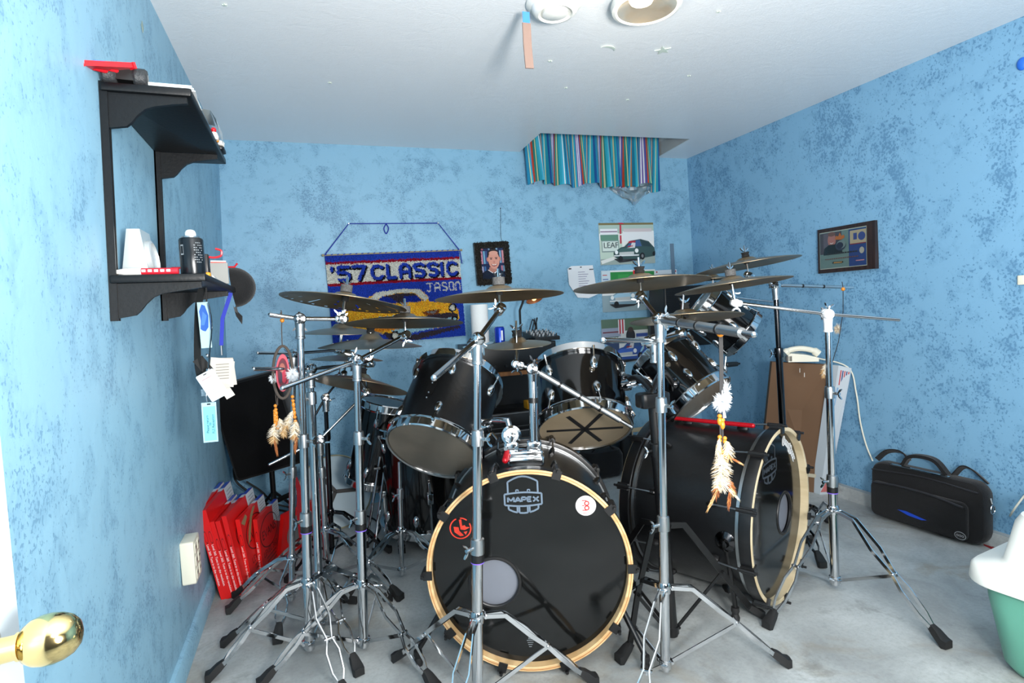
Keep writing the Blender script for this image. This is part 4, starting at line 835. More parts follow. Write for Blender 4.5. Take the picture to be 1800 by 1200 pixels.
p = ony(916, 596, 3.40); t = thing('desk_lamp', 'black gooseneck desk lamp with warm shade behind the centre cymbal', 'lamp', (p.x, 3.40, zt0))
m = MB(); m.lathe((p.x, 3.40, zt0), ZA, [(.0, 0), (.05, 0), (.05, .012), (.02, .02), (.012, .03)], 24); m.build('base', BLKMETAL, t)
zb_ = zt0+.02; e = ony(917, 537, 3.40); e2 = ony(932, 527, 3.40)
m = MB(); m.tube([V3((p.x, 3.40, zb_))]+curve([V3((p.x, 3.40, e.z-.03)), V3((e.x+.004, 3.40, e.z+.01)), V3((e.x+.022, 3.40, e2.z+.012)), V3((e2.x+.005, 3.40, e2.z+.012))], 6), .0075, 10); m.build('gooseneck', BLKMETAL, t)
m = MB(); dn_ = V3((.1, -.45, -.9)).normalized(); sc = V3((e2.x+.015, 3.38, e2.z+.02)); m.lathe(sc, dn_, [(.012, -.012), (.03, -.004), (.05, .012), (.056, .024), (.053, .024), (.046, .012), (.028, .0), (.0, -.004)], 28); m.build('shade', mat('copper_shade', (176, 120, 84), .35, .6), t)
m = MB(); m.ball(sc+dn_*.012, .016); m.build('bulb', mat('warm_bulb', (255, 190, 110), .4, emit=6), t)
# ------------------------------------------------------------------ right side of the room
BR = onz(1440, 867); BL_ = onz(1335, 850); TR_ = at(1457, 641, 3.235); TL_ = at(1357, 636, 3.31)
X = (BR-BL_); w = X.length; X.normalize(); Yv = ((TR_-BR)+(TL_-BL_))/2; h = Yv.length; Yv.normalize(); N = X.cross(Yv).normalized(); N = -N if N.y > 0 else N
t = thing('cardboard_box', 'tall flat brown cardboard box standing by the right wall', 'cardboard box', BL_.lerp(BR, .5))
def hexa(m, f, back, col=None):
    b = [p+back for p in f]; m.add(list(f)+b, [[0, 1, 2, 3], [7, 6, 5, 4], [0, 4, 5, 1], [1, 5, 6, 2], [2, 6, 7, 3], [3, 7, 4, 0]], col)
Bk = V3((.55, .80, 0)).normalized()*.055
m = MB(); hexa(m, [BL_, BR, TR_, TL_], Bk); m.build('carton', CARD, t, flat=True)
m = MB(); e0, e1 = BR.lerp(TR_, .135)-N*-.001, BL_.lerp(TL_, .135)
m.bar([e0.lerp(e1, .0)+N*.001, e0.lerp(e1, .9)+N*.001], .022, .0015, Yv); m.build('packing_tape', mat('pale_tape', (196, 190, 170), .4), t)
m = MB(); rr = random.Random(6)
for px_ in ((1406, 647), (1414, 655)):
    s_ = at(*px_, depth(TR_)-.03); m.bar([s_, s_-Yv*.025+X*.002], .003, .001, X)
m.build('staples', WHITE, t)
f = [onz(1441, 869), onz(1456, 868), at(1497, 647, 3.11), at(1474, 642, 3.15)]
t = thing('printed_carton', 'slim white and blue printed product carton squeezed between cardboard box and wall', 'box', f[0].lerp(f[1], .5))
m = MB(); hexa(m, f, V3((.0, .06, 0)), (196, 206, 214)); m.build('carton', PRINT, t, flat=True)
m = MB(); G = lambda u, v: f[0].lerp(f[1], u).lerp(f[3].lerp(f[2], u), v)
N2 = (f[1]-f[0]).cross(f[3]-f[0]).normalized(); N2 = -N2 if N2.y > 0 else N2
flat_picture(m, N2*.001, XA, YA, N2, [], 0)
def gq(u0, v0, u1, v1, c, k=1): m.poly([G(u0, v0)+N2*.001*k, G(u1, v0)+N2*.001*k, G(u1, v1)+N2*.001*k, G(u0, v1)+N2*.001*k], c)
gq(.05, .02, .95, .18, (196, 110, 110)); gq(.05, .24, .95, .68, (120, 146, 172)); gq(.1, .30, .9, .64, (158, 178, 196), 2); gq(.2, .34, .8, .44, (52, 60, 66), 3); gq(.3, .47, .85, .58, (60, 70, 76), 3); gq(.1, .70, .95, .84, (136, 170, 204), 2)
for k in range(5): gq(.2+.15*k, .86, .28+.15*k, .97, (40, 60, 120) if k % 2 else (190, 60, 60), 2)
m.build('print', PRINT, t, flat=True)
tc_ = TL_.lerp(TR_, .52)+Bk*.5; hx = (TR_-TL_).normalized(); hx.z = 0; hx.normalize(); hy = V3((-hx.y, hx.x, 0)); zc_ = max(TL_.z, TR_.z)
t = thing('telephone', 'cream desk telephone sitting on top of the cardboard box', 'telephone', (tc_.x, tc_.y, zc_))
m = MB(); c0 = V3((tc_.x, tc_.y, zc_)); pr = [(-.075, 0), (.085, 0), (.085, .022), (.02, .04), (-.06, .05), (-.075, .04)]; m.ring_loft([[c0+hx*x_-hy*.06+ZA*z_ for x_, z_ in pr], [c0+hx*x_+hy*.10+ZA*z_ for x_, z_ in pr]]); m.build('base', CREAM, t, sharp=25)
m = MB(); m.tube(curve([c0+hx*-.085-hy*.035+ZA*.05, c0+hx*-.06-hy*.035+ZA*.068, c0-hy*.035+ZA*.075, c0+hx*.06-hy*.035+ZA*.062, c0+hx*.09-hy*.035+ZA*.04], 5), [.017]*4+[.012]*12+[.017]*5, 10, sx=1.3); m.build('handset', CREAM, t)
m = MB(); m.box(c0-hx*.07-hy*.05+ZA*.02, (.03, .02, .03), (hx, hy, ZA)); m.build('plug', BLKPLASTIC, t)
m = MB(); pth = [c0+hx*.07+ZA*.02]+[onR(*p_, .02) for p_ in ((1490, 645), (1505, 690), (1512, 740), (1522, 780), (1534, 810))]; m.tube(curve(pth, 6), .004, 7); m.build('cord', CREAM, t)
# gear bag
f = [onz(1531, 904), onz(1730, 967)]; X = (f[1]-f[0]); w = X.length; X.normalize(); N = V3((-X.y, X.x, 0)); N = -N if N.y > 0 and False else N
Nf = V3((X.y, -X.x, 0)); Nf = -Nf if Nf.x > 0 else Nf
hb = (at(1530, 815, depth(f[0])).z+at(1700, 850, depth(f[1])).z)/2+.005; dpt = .085
cc = f[0]+X*w/2-Nf*dpt/2
t = thing('gear_bag', 'black padded gear bag with handles lying on floor by the right wall', 'bag', (cc.x, cc.y, 0))
m = MB(); m.rbox(cc+ZA*(hb/2+.004), (w, hb, dpt), .06, (X, ZA, Nf), topr=.018, n=6); m.build('body', CLOTHB, t)
m = MB(); m.rbox(f[0]+X*(w*.46)+Nf*.012+ZA*(hb*.37), (w*.86, hb*.62, .03), .03, (X, ZA, Nf), topr=.01); m.build('front_pocket', CLOTHB, t)
ZIP = mat('zip', (44, 44, 48), .5)
m = MB(); m.tube(curve([f[0]+X*w*.06+Nf*.03+ZA*hb*.66, f[0]+X*w*.3+Nf*.032+ZA*hb*.70, f[0]+X*w*.6+Nf*.032+ZA*hb*.695, f[0]+X*w*.87+Nf*.03+ZA*hb*.62], 5), .005, 6); m.tube(curve([f[0]+X*w*.02+Nf*.004+ZA*hb*.86, f[0]+X*w*.5+Nf*.004+ZA*hb*.93, f[0]+X*w*.96+Nf*.004+ZA*hb*.88], 5), .0035, 6); m.build('zips', ZIP, t)
tp = f[0]-Nf*dpt*.45+ZA*(hb+.004)
m = MB(); m.bar(curve([tp+X*w*.28, tp+X*w*.36+ZA*.055, tp+X*w*.56+ZA*.06, tp+X*w*.68], 6), .032, .016, Nf); m.build('carry_handle', CLOTHB, t)
m = MB(); m.bar([tp+X*w*.22+Nf*.045+ZA*.006, tp+X*w*.74+Nf*.045+ZA*.006], .016, .005, Nf); m.build('metal_strip', CHROME, t)
m = MB(); m.bar(curve([tp+X*w*.02, tp+X*w*.09+ZA*.045-Nf*.03, tp+X*w*.22+ZA*.055-Nf*.035, tp+X*w*.30-Nf*.04+ZA*.02], 6), .036, .006, Nf+ZA*.6); m.bar(curve([tp+X*w*.70-Nf*.03, tp+X*w*.77+ZA*.045-Nf*.03, tp+X*w*.85+ZA*.04-Nf*.03, tp+X*w*.96-ZA*.01-Nf*.04], 6), .034, .006, Nf+ZA*.5); m.build('shoulder_strap', CLOTHB, t)
sd_ = f[0]+X*(w+.002)-Nf*dpt*.55+ZA*hb*.62
m = MB(); m.tube([sd_+ZA*.05, sd_+ZA*.025+X*.006], .004, 6); m.tube([sd_+X*.008+Nf*(.016*math.cos(a_))+ZA*(.02*math.sin(a_)) for a_ in [2*PI*k/14 for k in range(15)]], .003, 6); m.build('side_clip', CHROME, t)
m = MB(); g = f[0]+X*w*.30+Nf*.0285+ZA*hb*.26; m.poly([g+X*a_*w+ZA*b_*hb for a_, b_ in ((0, .02), (.08, .035), (.27, -.02), (.22, -.045), (.10, -.03))], (26, 70, 190)); m.build('blue_swoosh', PRINT, t, flat=True)
m = MB(); g = f[0]+X*w*.845+Nf*.0285+ZA*hb*.155; m.disc(g, Nf, .024, 24, (170, 172, 176), .018, hint=X); m.disc(g+Nf*.0005, Nf, .0215, 24, (22, 22, 24), .0155, hint=X)
for k in (-1, 0, 1): m.disc(g+X*k*.011+Nf*.001, Nf, .005, 14, (170, 172, 176)); m.disc(g+X*k*.011+Nf*.0015, Nf, .003, 14, (22, 22, 24))
m.build('badge', PRINT, t, flat=True)
# mat corner and cable at the right
p = onz(1745, 945); m = MB(); rr = random.Random(3); mp_ = [onz(1712, 948, .004), onz(1760, 972, .004), onz(1800, 968, .004), onz(1810, 940, .004), onz(1745, 936, .004)]
pm = thing('floor_mat', 'small patterned mat with red border beside the gear bag', 'mat', mp_[0])
m.prism([(q_.x-mp_[0].x, q_.y-mp_[0].y) for q_ in mp_], mp_[0]-ZA*.004, XA, YA, ZA*.006); m.build('border', mat('red_binding', (140, 30, 34), .8), pm)
cx_ = sum((q_ for q_ in mp_), V3((0, 0, 0)))/5; m = MB(); m.prism([((q_.x-cx_.x)*.88, (q_.y-cx_.y)*.88) for q_ in mp_], cx_+ZA*.0022, XA, YA, ZA*.002); m.build('weave', mat('patterned_weave', (150, 146, 120), .9, var=(26, .9)), pm)
m = MB(); m.tube(curve([onz(1745, 936, .01), onz(1766, 924, .012), onR(1778, 902, .03), onR(1800, 872, .02), onR(1830, 840, .02)], 6), .004, 7); o = m.build('floor_cable', CREAM, None, onz(1745, 936)); tag(o, 'pale grey cable running from bag corner up the right wall', 'cable')
# litter box
C0 = onz(1684, 990, .325); F0 = onz(1800, 1066, .325); K0 = onz(1768, 952, .325)
X = (K0-C0); X.z = 0; X.normalize(); Yv = V3((X.y, -X.x, 0)); Yv = -Yv if Yv.dot(F0-C0) < 0 else Yv
lw, ll_ = .52, .42
cc = C0+X*lw/2+Yv*ll_/2; cc.z = 0
t = thing('litter_box', 'white-lidded green plastic litter box at the right edge of the picture', 'litter box', cc)
def rr_ring(c, sx, sy, r, n=8):
    out = []
    for q_, (a_, b_) in enumerate(((1, 1), (-1, 1), (-1, -1), (1, -1))):
        for k in range(n+1):
            an = q_*PI/2+k*PI/2/n; out.append(c+X*(a_*(sx/2-r)+math.cos(an)*r)+Yv*(b_*(sy/2-r)+math.sin(an)*r))
    return out
GREENP = mat('sea_green_plastic', (100, 166, 145), .35); LIDP = mat('white_lid_plastic', (232, 234, 228), .38)
m = MB(); m.ring_loft([rr_ring(cc+ZA*.0, lw-.19, ll_-.19, .06), rr_ring(cc+ZA*.006, lw-.16, ll_-.16, .07), rr_ring(cc+ZA*.03, lw-.125, ll_-.125, .08), rr_ring(cc+ZA*.22, lw-.07, ll_-.07, .08), rr_ring(cc+ZA*.285, lw-.06, ll_-.06, .08)]); m.build('pan', GREENP, t, sharp=50)
m = MB(); m.ring_loft([rr_ring(cc+ZA*.278, lw, ll_, .085), rr_ring(cc+ZA*.283, lw+.004, ll_+.004, .085), rr_ring(cc+ZA*.322, lw-.004, ll_-.004, .085), rr_ring(cc+ZA*.333, lw-.022, ll_-.022, .08), rr_ring(cc+ZA*.335, lw-.11, ll_-.11, .07), rr_ring(cc+ZA*.345, lw-.128, ll_-.128, .07), rr_ring(cc+ZA*.46, lw-.168, ll_-.168, .07), rr_ring(cc+ZA*.485, lw-.195, ll_-.195, .06), rr_ring(cc+ZA*.49, lw-.25, ll_-.25, .05)]); m.build('lid', LIDP, t, sharp=50)
# odds and ends on the floor far behind
p = V3((1.84, 3.36, 0)); t = thing('black_pouch', 'slumped black pouch on the floor by the back wall below the middle tom', 'bag', p)
m = MB(); m.rbox(p+V3((.0, .05, .10)), (.30, .18, .20), .06, topr=.05); m.build('pouch_body', CLOTHB, t)
m = MB(); m.tube(curve([p+V3((-.09, .0, .19)), p+V3((-.02, -.03, .26)), p+V3((.08, .0, .19))], 6), .008, 6); m.build('pouch_strap', CLOTHB, t)
p = V3((2.06, 3.46, 0)); t = thing('instrument_case', 'small upright black case against the back wall between the bass drums', 'case', p)
m = MB(); m.rbox(p+V3((0, .03, .17)), (.10, .16, .34), .03, topr=.02); m.build('case_body', BLKPLASTIC, t)
m = MB(); m.tube(curve([p+V3((-.03, .03, .34)), p+V3((0, .03, .38)), p+V3((.03, .03, .34))], 6), .008, 6); m.build('case_handle', RUBBER, t)
p = V3((2.16, 3.38, 0)); t = thing('wooden_rack', 'small slatted wooden rack standing against the back wall between the bass drums', 'rack', p)
for x_ in (.0, .17):
    m = MB(); m.bar([p+V3((x_, .12, 0)), p+V3((x_, .16, .30))], .03, .02, XA); m.build('upright', MAPLEIN, t)
for k in range(4): m = MB(); m.bar([p+V3((.0, .113+.009*k, .05+.07*k)), p+V3((.17, .113+.009*k, .05+.07*k))], .028, .012, ZA); m.build('slat', MAPLEIN, t)
def pj(p):
    d = p-CAMO; z = d.dot(_fw); return 900+FPX*d.dot(CR)/z, 600-FPX*d.dot(CU)/z
# ------------------------------------------------------------------ drums
def lug(par, pos, out, axis, end, scale=1.0, M=CHROME):
    """teardrop lug on the shell with its tension rod running to the hoop"""
    side = axis.cross(out).normalized(); m = MB(); s = scale
    m.ring_loft([[pos+axis*(a*s)+side*(math.cos(t)*w*s)+out*(max(0, math.sin(t))*h*s-.001) for t in [2*PI*k/12 for k in range(12)]] for a, w, h in ((-.030, .003, .003), (-.026, .010, .007), (-.014, .0155, .013), (.0, .0155, .016), (.012, .012, .016), (.020, .009, .014), (.022, .006, .010))])
    o = m.build('lug', M, par); m = MB(); q = pos+axis*(.02*s)+out*(.009*s); m.cyl(q, end+out*.004, .0032, n=8)
    e = end+out*.004; dd = (e-q).normalized(); m.cyl(e-dd*.004, e+dd*.010, .006, n=8); m.build('tension_rod', M, o)
def drum(name, label, c0, c1, R, nl, shellM, h0M, h1M, rot=0.0, group=None, cat='drum', hoopM=CHROME, rootz=None):
    ax_ = (c1-c0); L = ax_.length; ax_.normalize(); X, Y, _ = frame(ax_); rs = R*.94
    t = thing(name, label, cat, c0 if rootz is None else V3((c0.x, c0.y, rootz)), group)
    m = MB(); m.lathe(c0, ax_, [(rs-.006, .004), (rs, .004), (rs, L-.004), (rs-.006, L-.004)], 56); m.build('shell', shellM, t)
    for k, (c, d, hm, nm) in enumerate(((c0, ax_, h0M, 'bottom_head'), (c1, -ax_, h1M, 'top_head'))):
        m = MB(); m.lathe(c, d, [(rs+.002, .034), (R+.006, .034), (R+.007, .031), (R, .028), (R, -.003), (R-.004, -.008), (R-.010, -.005), (R-.0105, .002)], 64); m.build('hoop', hoopM, t)
        m = MB(); m.lathe(c, d, [(.0, -.0005), (R*.5, -.0005), (R-.012, .0), (R-.0105, .004)], 56); m.build(nm, hm, t)
    for i in range(nl):
        a = rot+2*PI*i/nl; o = X*math.cos(a)+Y*math.sin(a)
        lug(t, c0+o*rs+ax_*.085, o, -ax_, c0+o*(R+.002)+ax_*.030); lug(t, c1+o*rs-ax_*.085, o, ax_, c1+o*(R+.002)-ax_*.030)
    return t, ax_, X, Y
def pxdrum(px0, d0, ang_n, ratio, R, L, under=True):
    """bottom-head centre, axis"""
    a = math.radians(ang_n); v = vdir(*px0); u = idir(px0[0], px0[1], math.cos(a), -math.sin(a))
    n = (u*math.sqrt(1-ratio*ratio)+v*(ratio if under else -ratio)).normalized(); c0 = at(*px0, d0); return c0, c0+n*L
# left rack tom
c0, c1 = pxdrum((761, 793), 2.17, 70, .46, .19, .36)
T1, a1, X1, Y1 = drum('rack_tom', 'large black rack tom on the left of the front bass drum, tilted open-bottom to camera', c0, c1, .19, 6, BLKWOOD, CLEARHEAD, CLEARHEAD, .35, 'rack toms over the bass drums')
t1c0, t1c1 = c0, c1
v_ = (CAMO-c0).normalized(); o = (v_-a1*v_.dot(a1)).normalized(); side = a1.cross(o)
oo = (o*.86+side*(.5 if pj(c0+side*.1)[0] < pj(c0)[0] else -.5)).normalized(); s2 = a1.cross(oo)
m = MB(); b = c0+oo*.179+a1*.17; m.prism([(-.014, -.035), (.014, -.035), (.018, -.02), (.018, .02), (.014, .035), (-.014, .035), (-.018, .02), (-.018, -.02)], b, s2, a1, oo*.0025); om = m.build('badge_plate', BLKMETAL, T1)
m = MB()
for q in (-.05, -.026, .02, .045): m.ball(b+a1*q+oo*.003, .0035, n=8, m=5)
m.build('plate_screws', STEEL, om)
# centre rack tom
c0, c1 = pxdrum((1028, 754), 2.22, 97, .44, .19, .285)
T2, a2, X2, Y2 = drum('rack_tom', 'black rack tom right of centre with a taped star on its tan bottom head', c0, c1, .19, 6, BLKWRAP, TANHEAD, CLEARHEAD, .25, 'rack toms over the bass drums')
t2c0, t2c1 = c0, c1
m = MB(); xr = idir(1028, 754, 1, 0); xr = (xr-a2*xr.dot(a2)).normalized(); yr = a2.cross(xr)
for an, L in ((4, .15), (62, .135), (118, .135)):
    d = xr*math.cos(math.radians(an))+yr*math.sin(math.radians(an)); s_ = a2.cross(d)
    m.add([c0-a2*.0012+d*L*q+s_*w for q, w in ((-1, -.009), (1, -.009), (1, .009), (-1, .009))], [[0, 1, 2, 3]])
m.build('tape_star', mat('black_gaffer_tape', (14, 14, 15), .6), T2)
v_ = (CAMO-c1).normalized(); o = (v_-a2*v_.dot(a2)).normalized(); s_ = a2.cross(o)
m = MB(); oo = (o*.93+s_*(.30 if pj(c0+s_*.1)[0] > pj(c0)[0] else -.30)).normalized(); b = c0+oo*.1785+a2*.165; m.lathe(b, oo, [(.011, 0), (.011, .003), (.008, .003), (.008, .0015), (.004, .0015), (.004, .003), (.0, .003)], 20); m.build('air_vent', CHROME, T2)
# right rack tom
c0 = at(1232, 704, 2.45); c1 = at(1158, 622, 2.56); n = (c1-c0).normalized(); v = vdir(1232, 704); n = (n-v*n.dot(v)).normalized()*math.sqrt(1-.22**2)+v*.22; c1 = c0+n*.275
T3, a3, X3, Y3 = drum('rack_tom', 'glossy black rack tom leaning left above the right bass drum', c0, c1, .158, 6, BLKWRAP, CLEARHEAD, TANHEAD, .2, 'rack toms over the bass drums')
t3c0, t3c1 = c0, c1
v_ = (CAMO-c1).normalized(); o = (v_-a3*v_.dot(a3)).normalized(); m = MB(); b = c0+o*.1485+a3*.17; m.lathe(b, o, [(.011, 0), (.011, .003), (.008, .003), (.008, .0015), (.004, .0015), (.004, .003), (.0, .003)], 20); m.build('air_vent', CHROME, T3)
# far right tom
c0 = at(1306, 588, 2.95); c1 = at(1226, 531, 2.95); n = (c1-c0).normalized(); v = vdir(1300, 580); n = (n-v*n.dot(v)).normalized()*math.sqrt(1-.2**2)-v*.2; c1 = c0+n*.27
T4, a4, X4, Y4 = drum('rack_tom', 'black rack tom farthest right, mostly behind cymbals and near the back corner', c0, c1, .142, 6, BLKWRAP, BLKHEAD, CLEARHEAD, .5, 'rack toms over the bass drums')
t4c0, t4c1 = c0, c1
# floor toms at the back left
def onaxis(px, d): return at(*px, d)
c0 = at(652, 846, 3.0); u = idir(652, 846, .19, -.98); v = vdir(652, 780); n = u*math.sqrt(1-.34**2)-v*.34; c1 = c0+n*.445
FT1, af, Xf, Yf = drum('floor_tom', 'slim black floor tom standing behind the left boom stands with a dark top head', c0, c1, .136, 6, BLKWRAP, CLEARHEAD, BLKHEAD, .1, 'floor toms at the back left', rootz=0)
for k, (fp, hp) in enumerate((((645, 962), (668, 802)), ((658, 975), (680, 792)))):
    f_ = onz(*fp); h_ = at(*hp, 2.86); m = MB(); m.cyl(f_+ZA*.02, h_, .0065, n=10); lg = m.build('leg', CHROME, FT1); m = MB(); m.cyl(f_, f_+ZA*.035, .011, .009, n=10); m.build('rubber_foot', RUBBER, lg)
f_ = V3((c0.x+.10, c0.y+.16, 0)); m = MB(); m.cyl(f_+ZA*.02, c0+V3((.07, .11, .1)), .0065, n=10); lg = m.build('leg', CHROME, FT1); m = MB(); m.cyl(f_, f_+ZA*.035, .011, .009, n=10); m.build('rubber_foot', RUBBER, lg)
m = MB(); b = at(676, 868, 2.85); m.rbox(b, (.05, .03, .035), .006); m.cyl(at(668, 822, 2.86)-V3((.03, 0, 0)), at(668, 822, 2.86), .008, n=8); m.build('leg_bracket', CHROME, FT1)
zb = .085
c0 = V3(onz(757, 916, zb)); c0 = c0 if True else c0; c1 = c0+ZA*.52
FT2, af, Xf, Yf = drum('floor_tom', 'wide black floor tom on short legs partly hidden by the front bass drum', c0, c1, .25, 8, BLKWRAP, CLEARHEAD, CLEARHEAD, .3, 'floor toms at the back left', rootz=0)
for k in range(3):
    an = math.radians(-100+120*k); d = V3((math.cos(an), math.sin(an), 0)); m = MB(); m.cyl(c0+d*.252-ZA*.06, c0+d*.252+ZA*.28, .006, n=10); lg = m.build('leg', CHROME, FT2)
    m = MB(); p = c0+d*.252; m.cyl((p.x, p.y, 0), (p.x, p.y, .045), .017, .013, n=12); m.build('rubber_foot', RUBBER, lg); m = MB(); m.rbox(p+ZA*.2-d*.008, (.03, .03, .05), .006); m.build('leg_bracket', CHROME, FT2)
# ------------------------------------------------------------------ bass drums
BR_ = .33
def bass(label, cf, ax_, L, rot, port, logo=True):
    t = thing('bass_drum', label, 'bass drum', (cf.x, cf.y, 0), 'twin bass drums'); up_ = ZA; sd = ax_.cross(ZA).normalized()   # sd: to the right seen from the front?
    if sd.dot(CR) < 0: sd = -sd
    R = BR_; rs = R-.018
    P = lambda h, r=0, a=0: cf+ax_*h+(sd*math.cos(a)+ZA*math.sin(a))*r
    m = MB(); m.lathe(cf, ax_, [(rs-.008, .045), (rs, .045), (rs, L-.045), (rs-.008, L-.045)], 80, hint=sd); m.build('shell', BLKWOOD, t)
    for nm, h0, s_, inm in (('front_hoop', 0, 1, MAPLEIN), ('rear_hoop', L, -1, MAPLEIN)):
        m = MB(); A_ = ax_*s_; c = cf+ax_*h0; m.lathe(c, A_, [(R-.0155, .034), (R-.0155, .002), (R-.013, .0)], 96, hint=sd); m.lathe(c, A_, [(R-.013, .0), (R-.002, .0), (R, .002)], 96, hint=sd); o = m.build(nm, MAPLE if label.startswith('front') else MAPLEIN, t)
        m = MB(); m.lathe(c, A_, [(R, .0035), (R+.0005, .005), (R+.0005, .042), (R-.002, .043), (R-.014, .043)], 96, hint=sd); m.build('hoop_finish', BLKWOOD, o)
        if label.startswith('front'):
            m = MB(); m.lathe(c, A_, [(R-.0085, -.0003), (R-.0060, -.0003)], 96, hint=sd); m.build('ply_line', mat('dark_ply', (170, 112, 64), .5), o)
        m = MB(); m.lathe(c, A_, [(rs+.001, .049), (rs+.006, .049), (rs+.006, .060), (rs+.001, .060)], 80, hint=sd); m.build('head_collar', SATIN, t)
    pc = cf+ax_*.030+sd*port[0]+ZA*port[1]; pr_ = .080
    # resonant head with a real round port cut in it
    n = 96; m = MB(); hc = cf+ax_*.030; o_ = [hc+(sd*math.cos(2*PI*k/n)+ZA*math.sin(2*PI*k/n))*(R-.016) for k in range(n)]; i_ = [pc+(sd*math.cos(2*PI*k/n)+ZA*math.sin(2*PI*k/n))*pr_ for k in range(n)]
    m.ring_loft([o_, i_], False); m.build('front_head', BLKHEAD, t, flat=True)
    m = MB(); m.lathe(pc, ax_, [(pr_-.004, .006), (pr_-.004, -.002), (pr_-.001, -.004), (pr_+.006, -.003), (pr_+.007, .0)], 56); m.build('port_ring', BLKPLASTIC, t)
    m = MB(); m.disc(pc+ax_*.012, ax_, pr_, 48); m.build('port_light_disc', mat('port_light_grey', (126, 130, 140), .45, .35), t)  # pale grey disc, coloured to stand in for light showing in the port
    m = MB(); m.disc(cf+ax_*(L-.03), ax_, R-.016, 64); m.build('rear_head', CLEARHEAD, t)
    for k in range(10):
        a = rot+2*PI*k/10; d = sd*math.cos(a)+ZA*math.sin(a); tg = sd*-math.sin(a)+ZA*math.cos(a)
        for nm, h0, s_ in (('front_claw', 0, 1), ('rear_claw', L, -1)):
            A_ = ax_*s_; c = cf+ax_*h0; m = MB()
            m.box(c+d*(R+.006)+A_*.018, (.026, .010, .046), (tg, d, A_)); m.box(c+d*(R-.005)-A_*.004, (.028, .028, .006), (tg, d, A_)); m.cyl(c+d*(R+.011)+A_*-.006, c+d*(R+.011)+A_*.05, .0075, n=10); m.cyl(c+d*(R+.011)-A_*.02, c+d*(R+.011)-A_*.006, .005, n=8)
            o = m.build(nm, BLKPLASTIC, t); m = MB(); q0 = c+d*(R+.011)+A_*.05; q1 = c+d*(rs+.020)+A_*.135; m.cyl(q0, q1, .0032, n=8); m.build('claw_rod', STEEL, o)
            m = MB(); m.ring_loft([[c+A_*(.125+z)+d*(rs-.001+max(0, math.sin(u))*hh)+tg*(math.cos(u)*w) for u in [2*PI*q/10 for q in range(10)]] for z, w, hh in ((0, .007, .018), (.012, .011, .026), (.026, .010, .024), (.04, .006, .01))]); m.build('lug', BLKMETAL, t)
    return t, sd, P
cf = at(931, 1015, 1.80); cf.z = .337
ax1 = at(930, 925, 2.25)-at(930, 1015, 1.8); ax1.z = 0; ax1.normalize()
BD1, sd1, P1 = bass('front black bass drum with natural wood hoop and lettered black head, nearest the camera', cf, ax1, .46, 0.0, ((868-931)/FPX*1.8, -(1040-1015)/FPX*1.8))
hp = P1(.0295)-ax1*.0006
LOGO = mat('logo_grey', (98, 114, 130), .4)
def mapex(hc, X, Y, s, M, par):
    m = MB(); L = lambda P_, w: [m.bar([hc+X*a[0]*s+Y*a[1]*s, hc+X*b[0]*s+Y*b[1]*s], w*s, .0003, (X*-(b[1]-a[1])+Y*(b[0]-a[0]))) for a, b in zip(P_, P_[1:])]
    wl_ = .09
    L([(-.78, .36), (-.78, .95)]+[(-.78+1.56*k/8, .95+.28*math.sin(PI*k/8)) for k in range(9)]+[(.78, .36)], wl_)
    L([(-.97, .30)]+[(-.97+1.94*k/8, .30+.08*math.sin(PI*k/8)) for k in range(9)]+[(.97, -.27)]+[(.97-1.94*k/8, -.27-.08*math.sin(PI*k/8)) for k in range(9)]+[(-.97, .30)], wl_)
    L([(-.78, -.33), (-.78, -.50), (-.54, -.62), (-.32, -.68), (-.32, -.36)], wl_); L([(.78, -.33), (.78, -.50), (.54, -.62), (.32, -.68), (.32, -.36)], wl_); L([(-.22, -.36), (-.22, -.70), (0, -.72), (.22, -.70), (.22, -.36)], wl_)
    for q in (-.30, .30): L([(q-.06, .38), (q-.06, .52), (q+.06, .52), (q+.06, .44)], .06)
    
    for i, st in enumerate(([[(0, 0), (0, 1), (.5, .25), (1, 1), (1, 0)]], [[(0, 0), (.5, 1), (1, 0)], [(.2, .3), (.8, .3)]], [[(0, 0), (0, .96), (.8, .96), (.95, .72), (.8, .45), (0, .45)]], [[(.9, .04), (0, .04), (0, .96), (.9, .96)], [(0, .5), (.75, .5)]], [[(0, 0), (1, 1)], [(0, 1), (1, 0)]])):
        for p_ in st: L([((-.80, -.42, -.075, .225, .52)[i]+(.32, .29, .24, .23, .29)[i]*q[0], -.12+.25*q[1]) for q in p_], .085)
    return m.build('logo', M, par, flat=True)
k1 = 1.8/FPX
mapex(hp+sd1*((926-931)*k1*1.02)+ZA*((1015-893)*k1*1.02), sd1, ZA, .0615, LOGO, BD1)
g = hp+sd1*((1034-931)*k1*1.02)+ZA*((1015-908)*k1*1.02); m = MB()
m.disc(g, ax1, .0345, 40, (18, 18, 20)); m.disc(g-ax1*.0003, ax1, .0325, 40, (236, 234, 232)); gg = g-ax1*.0007
def arc(m, c, X, Y, r0, r1, a0, a1_, col, n=14):
    for k in range(n):
        u, w = a0+(a1_-a0)*k/n, a0+(a1_-a0)*(k+1)/n; m.poly([c+X*math.cos(t)*r+Y*math.sin(t)*r for t, r in ((u, r0), (w, r0), (w, r1), (u, r1))], col)
RD = (216, 40, 40)
for q in (.0075, -.0075): arc(m, gg+sd1*.003+ZA*q, sd1, ZA, .0045, .0085, 0, 2*PI, RD, 20)
for y_, x0, x1 in ((.0155, -.012, .002), (.0155, -.012, -.008), (-.0165, -.012, .002), (-.001, -.012, -.004)): m.poly([gg+sd1*a_+ZA*b_ for a_, b_ in ((x0, y_), (x1, y_), (x1, y_+.003), (x0, y_+.003))], RD)
m.poly([gg+sd1*a_+ZA*b_ for a_, b_ in ((-.010, -.0245), (.010, -.0245), (.010, -.0225), (-.010, -.0225))], RD); m.build('round_sticker', PRINT, BD1, flat=True)
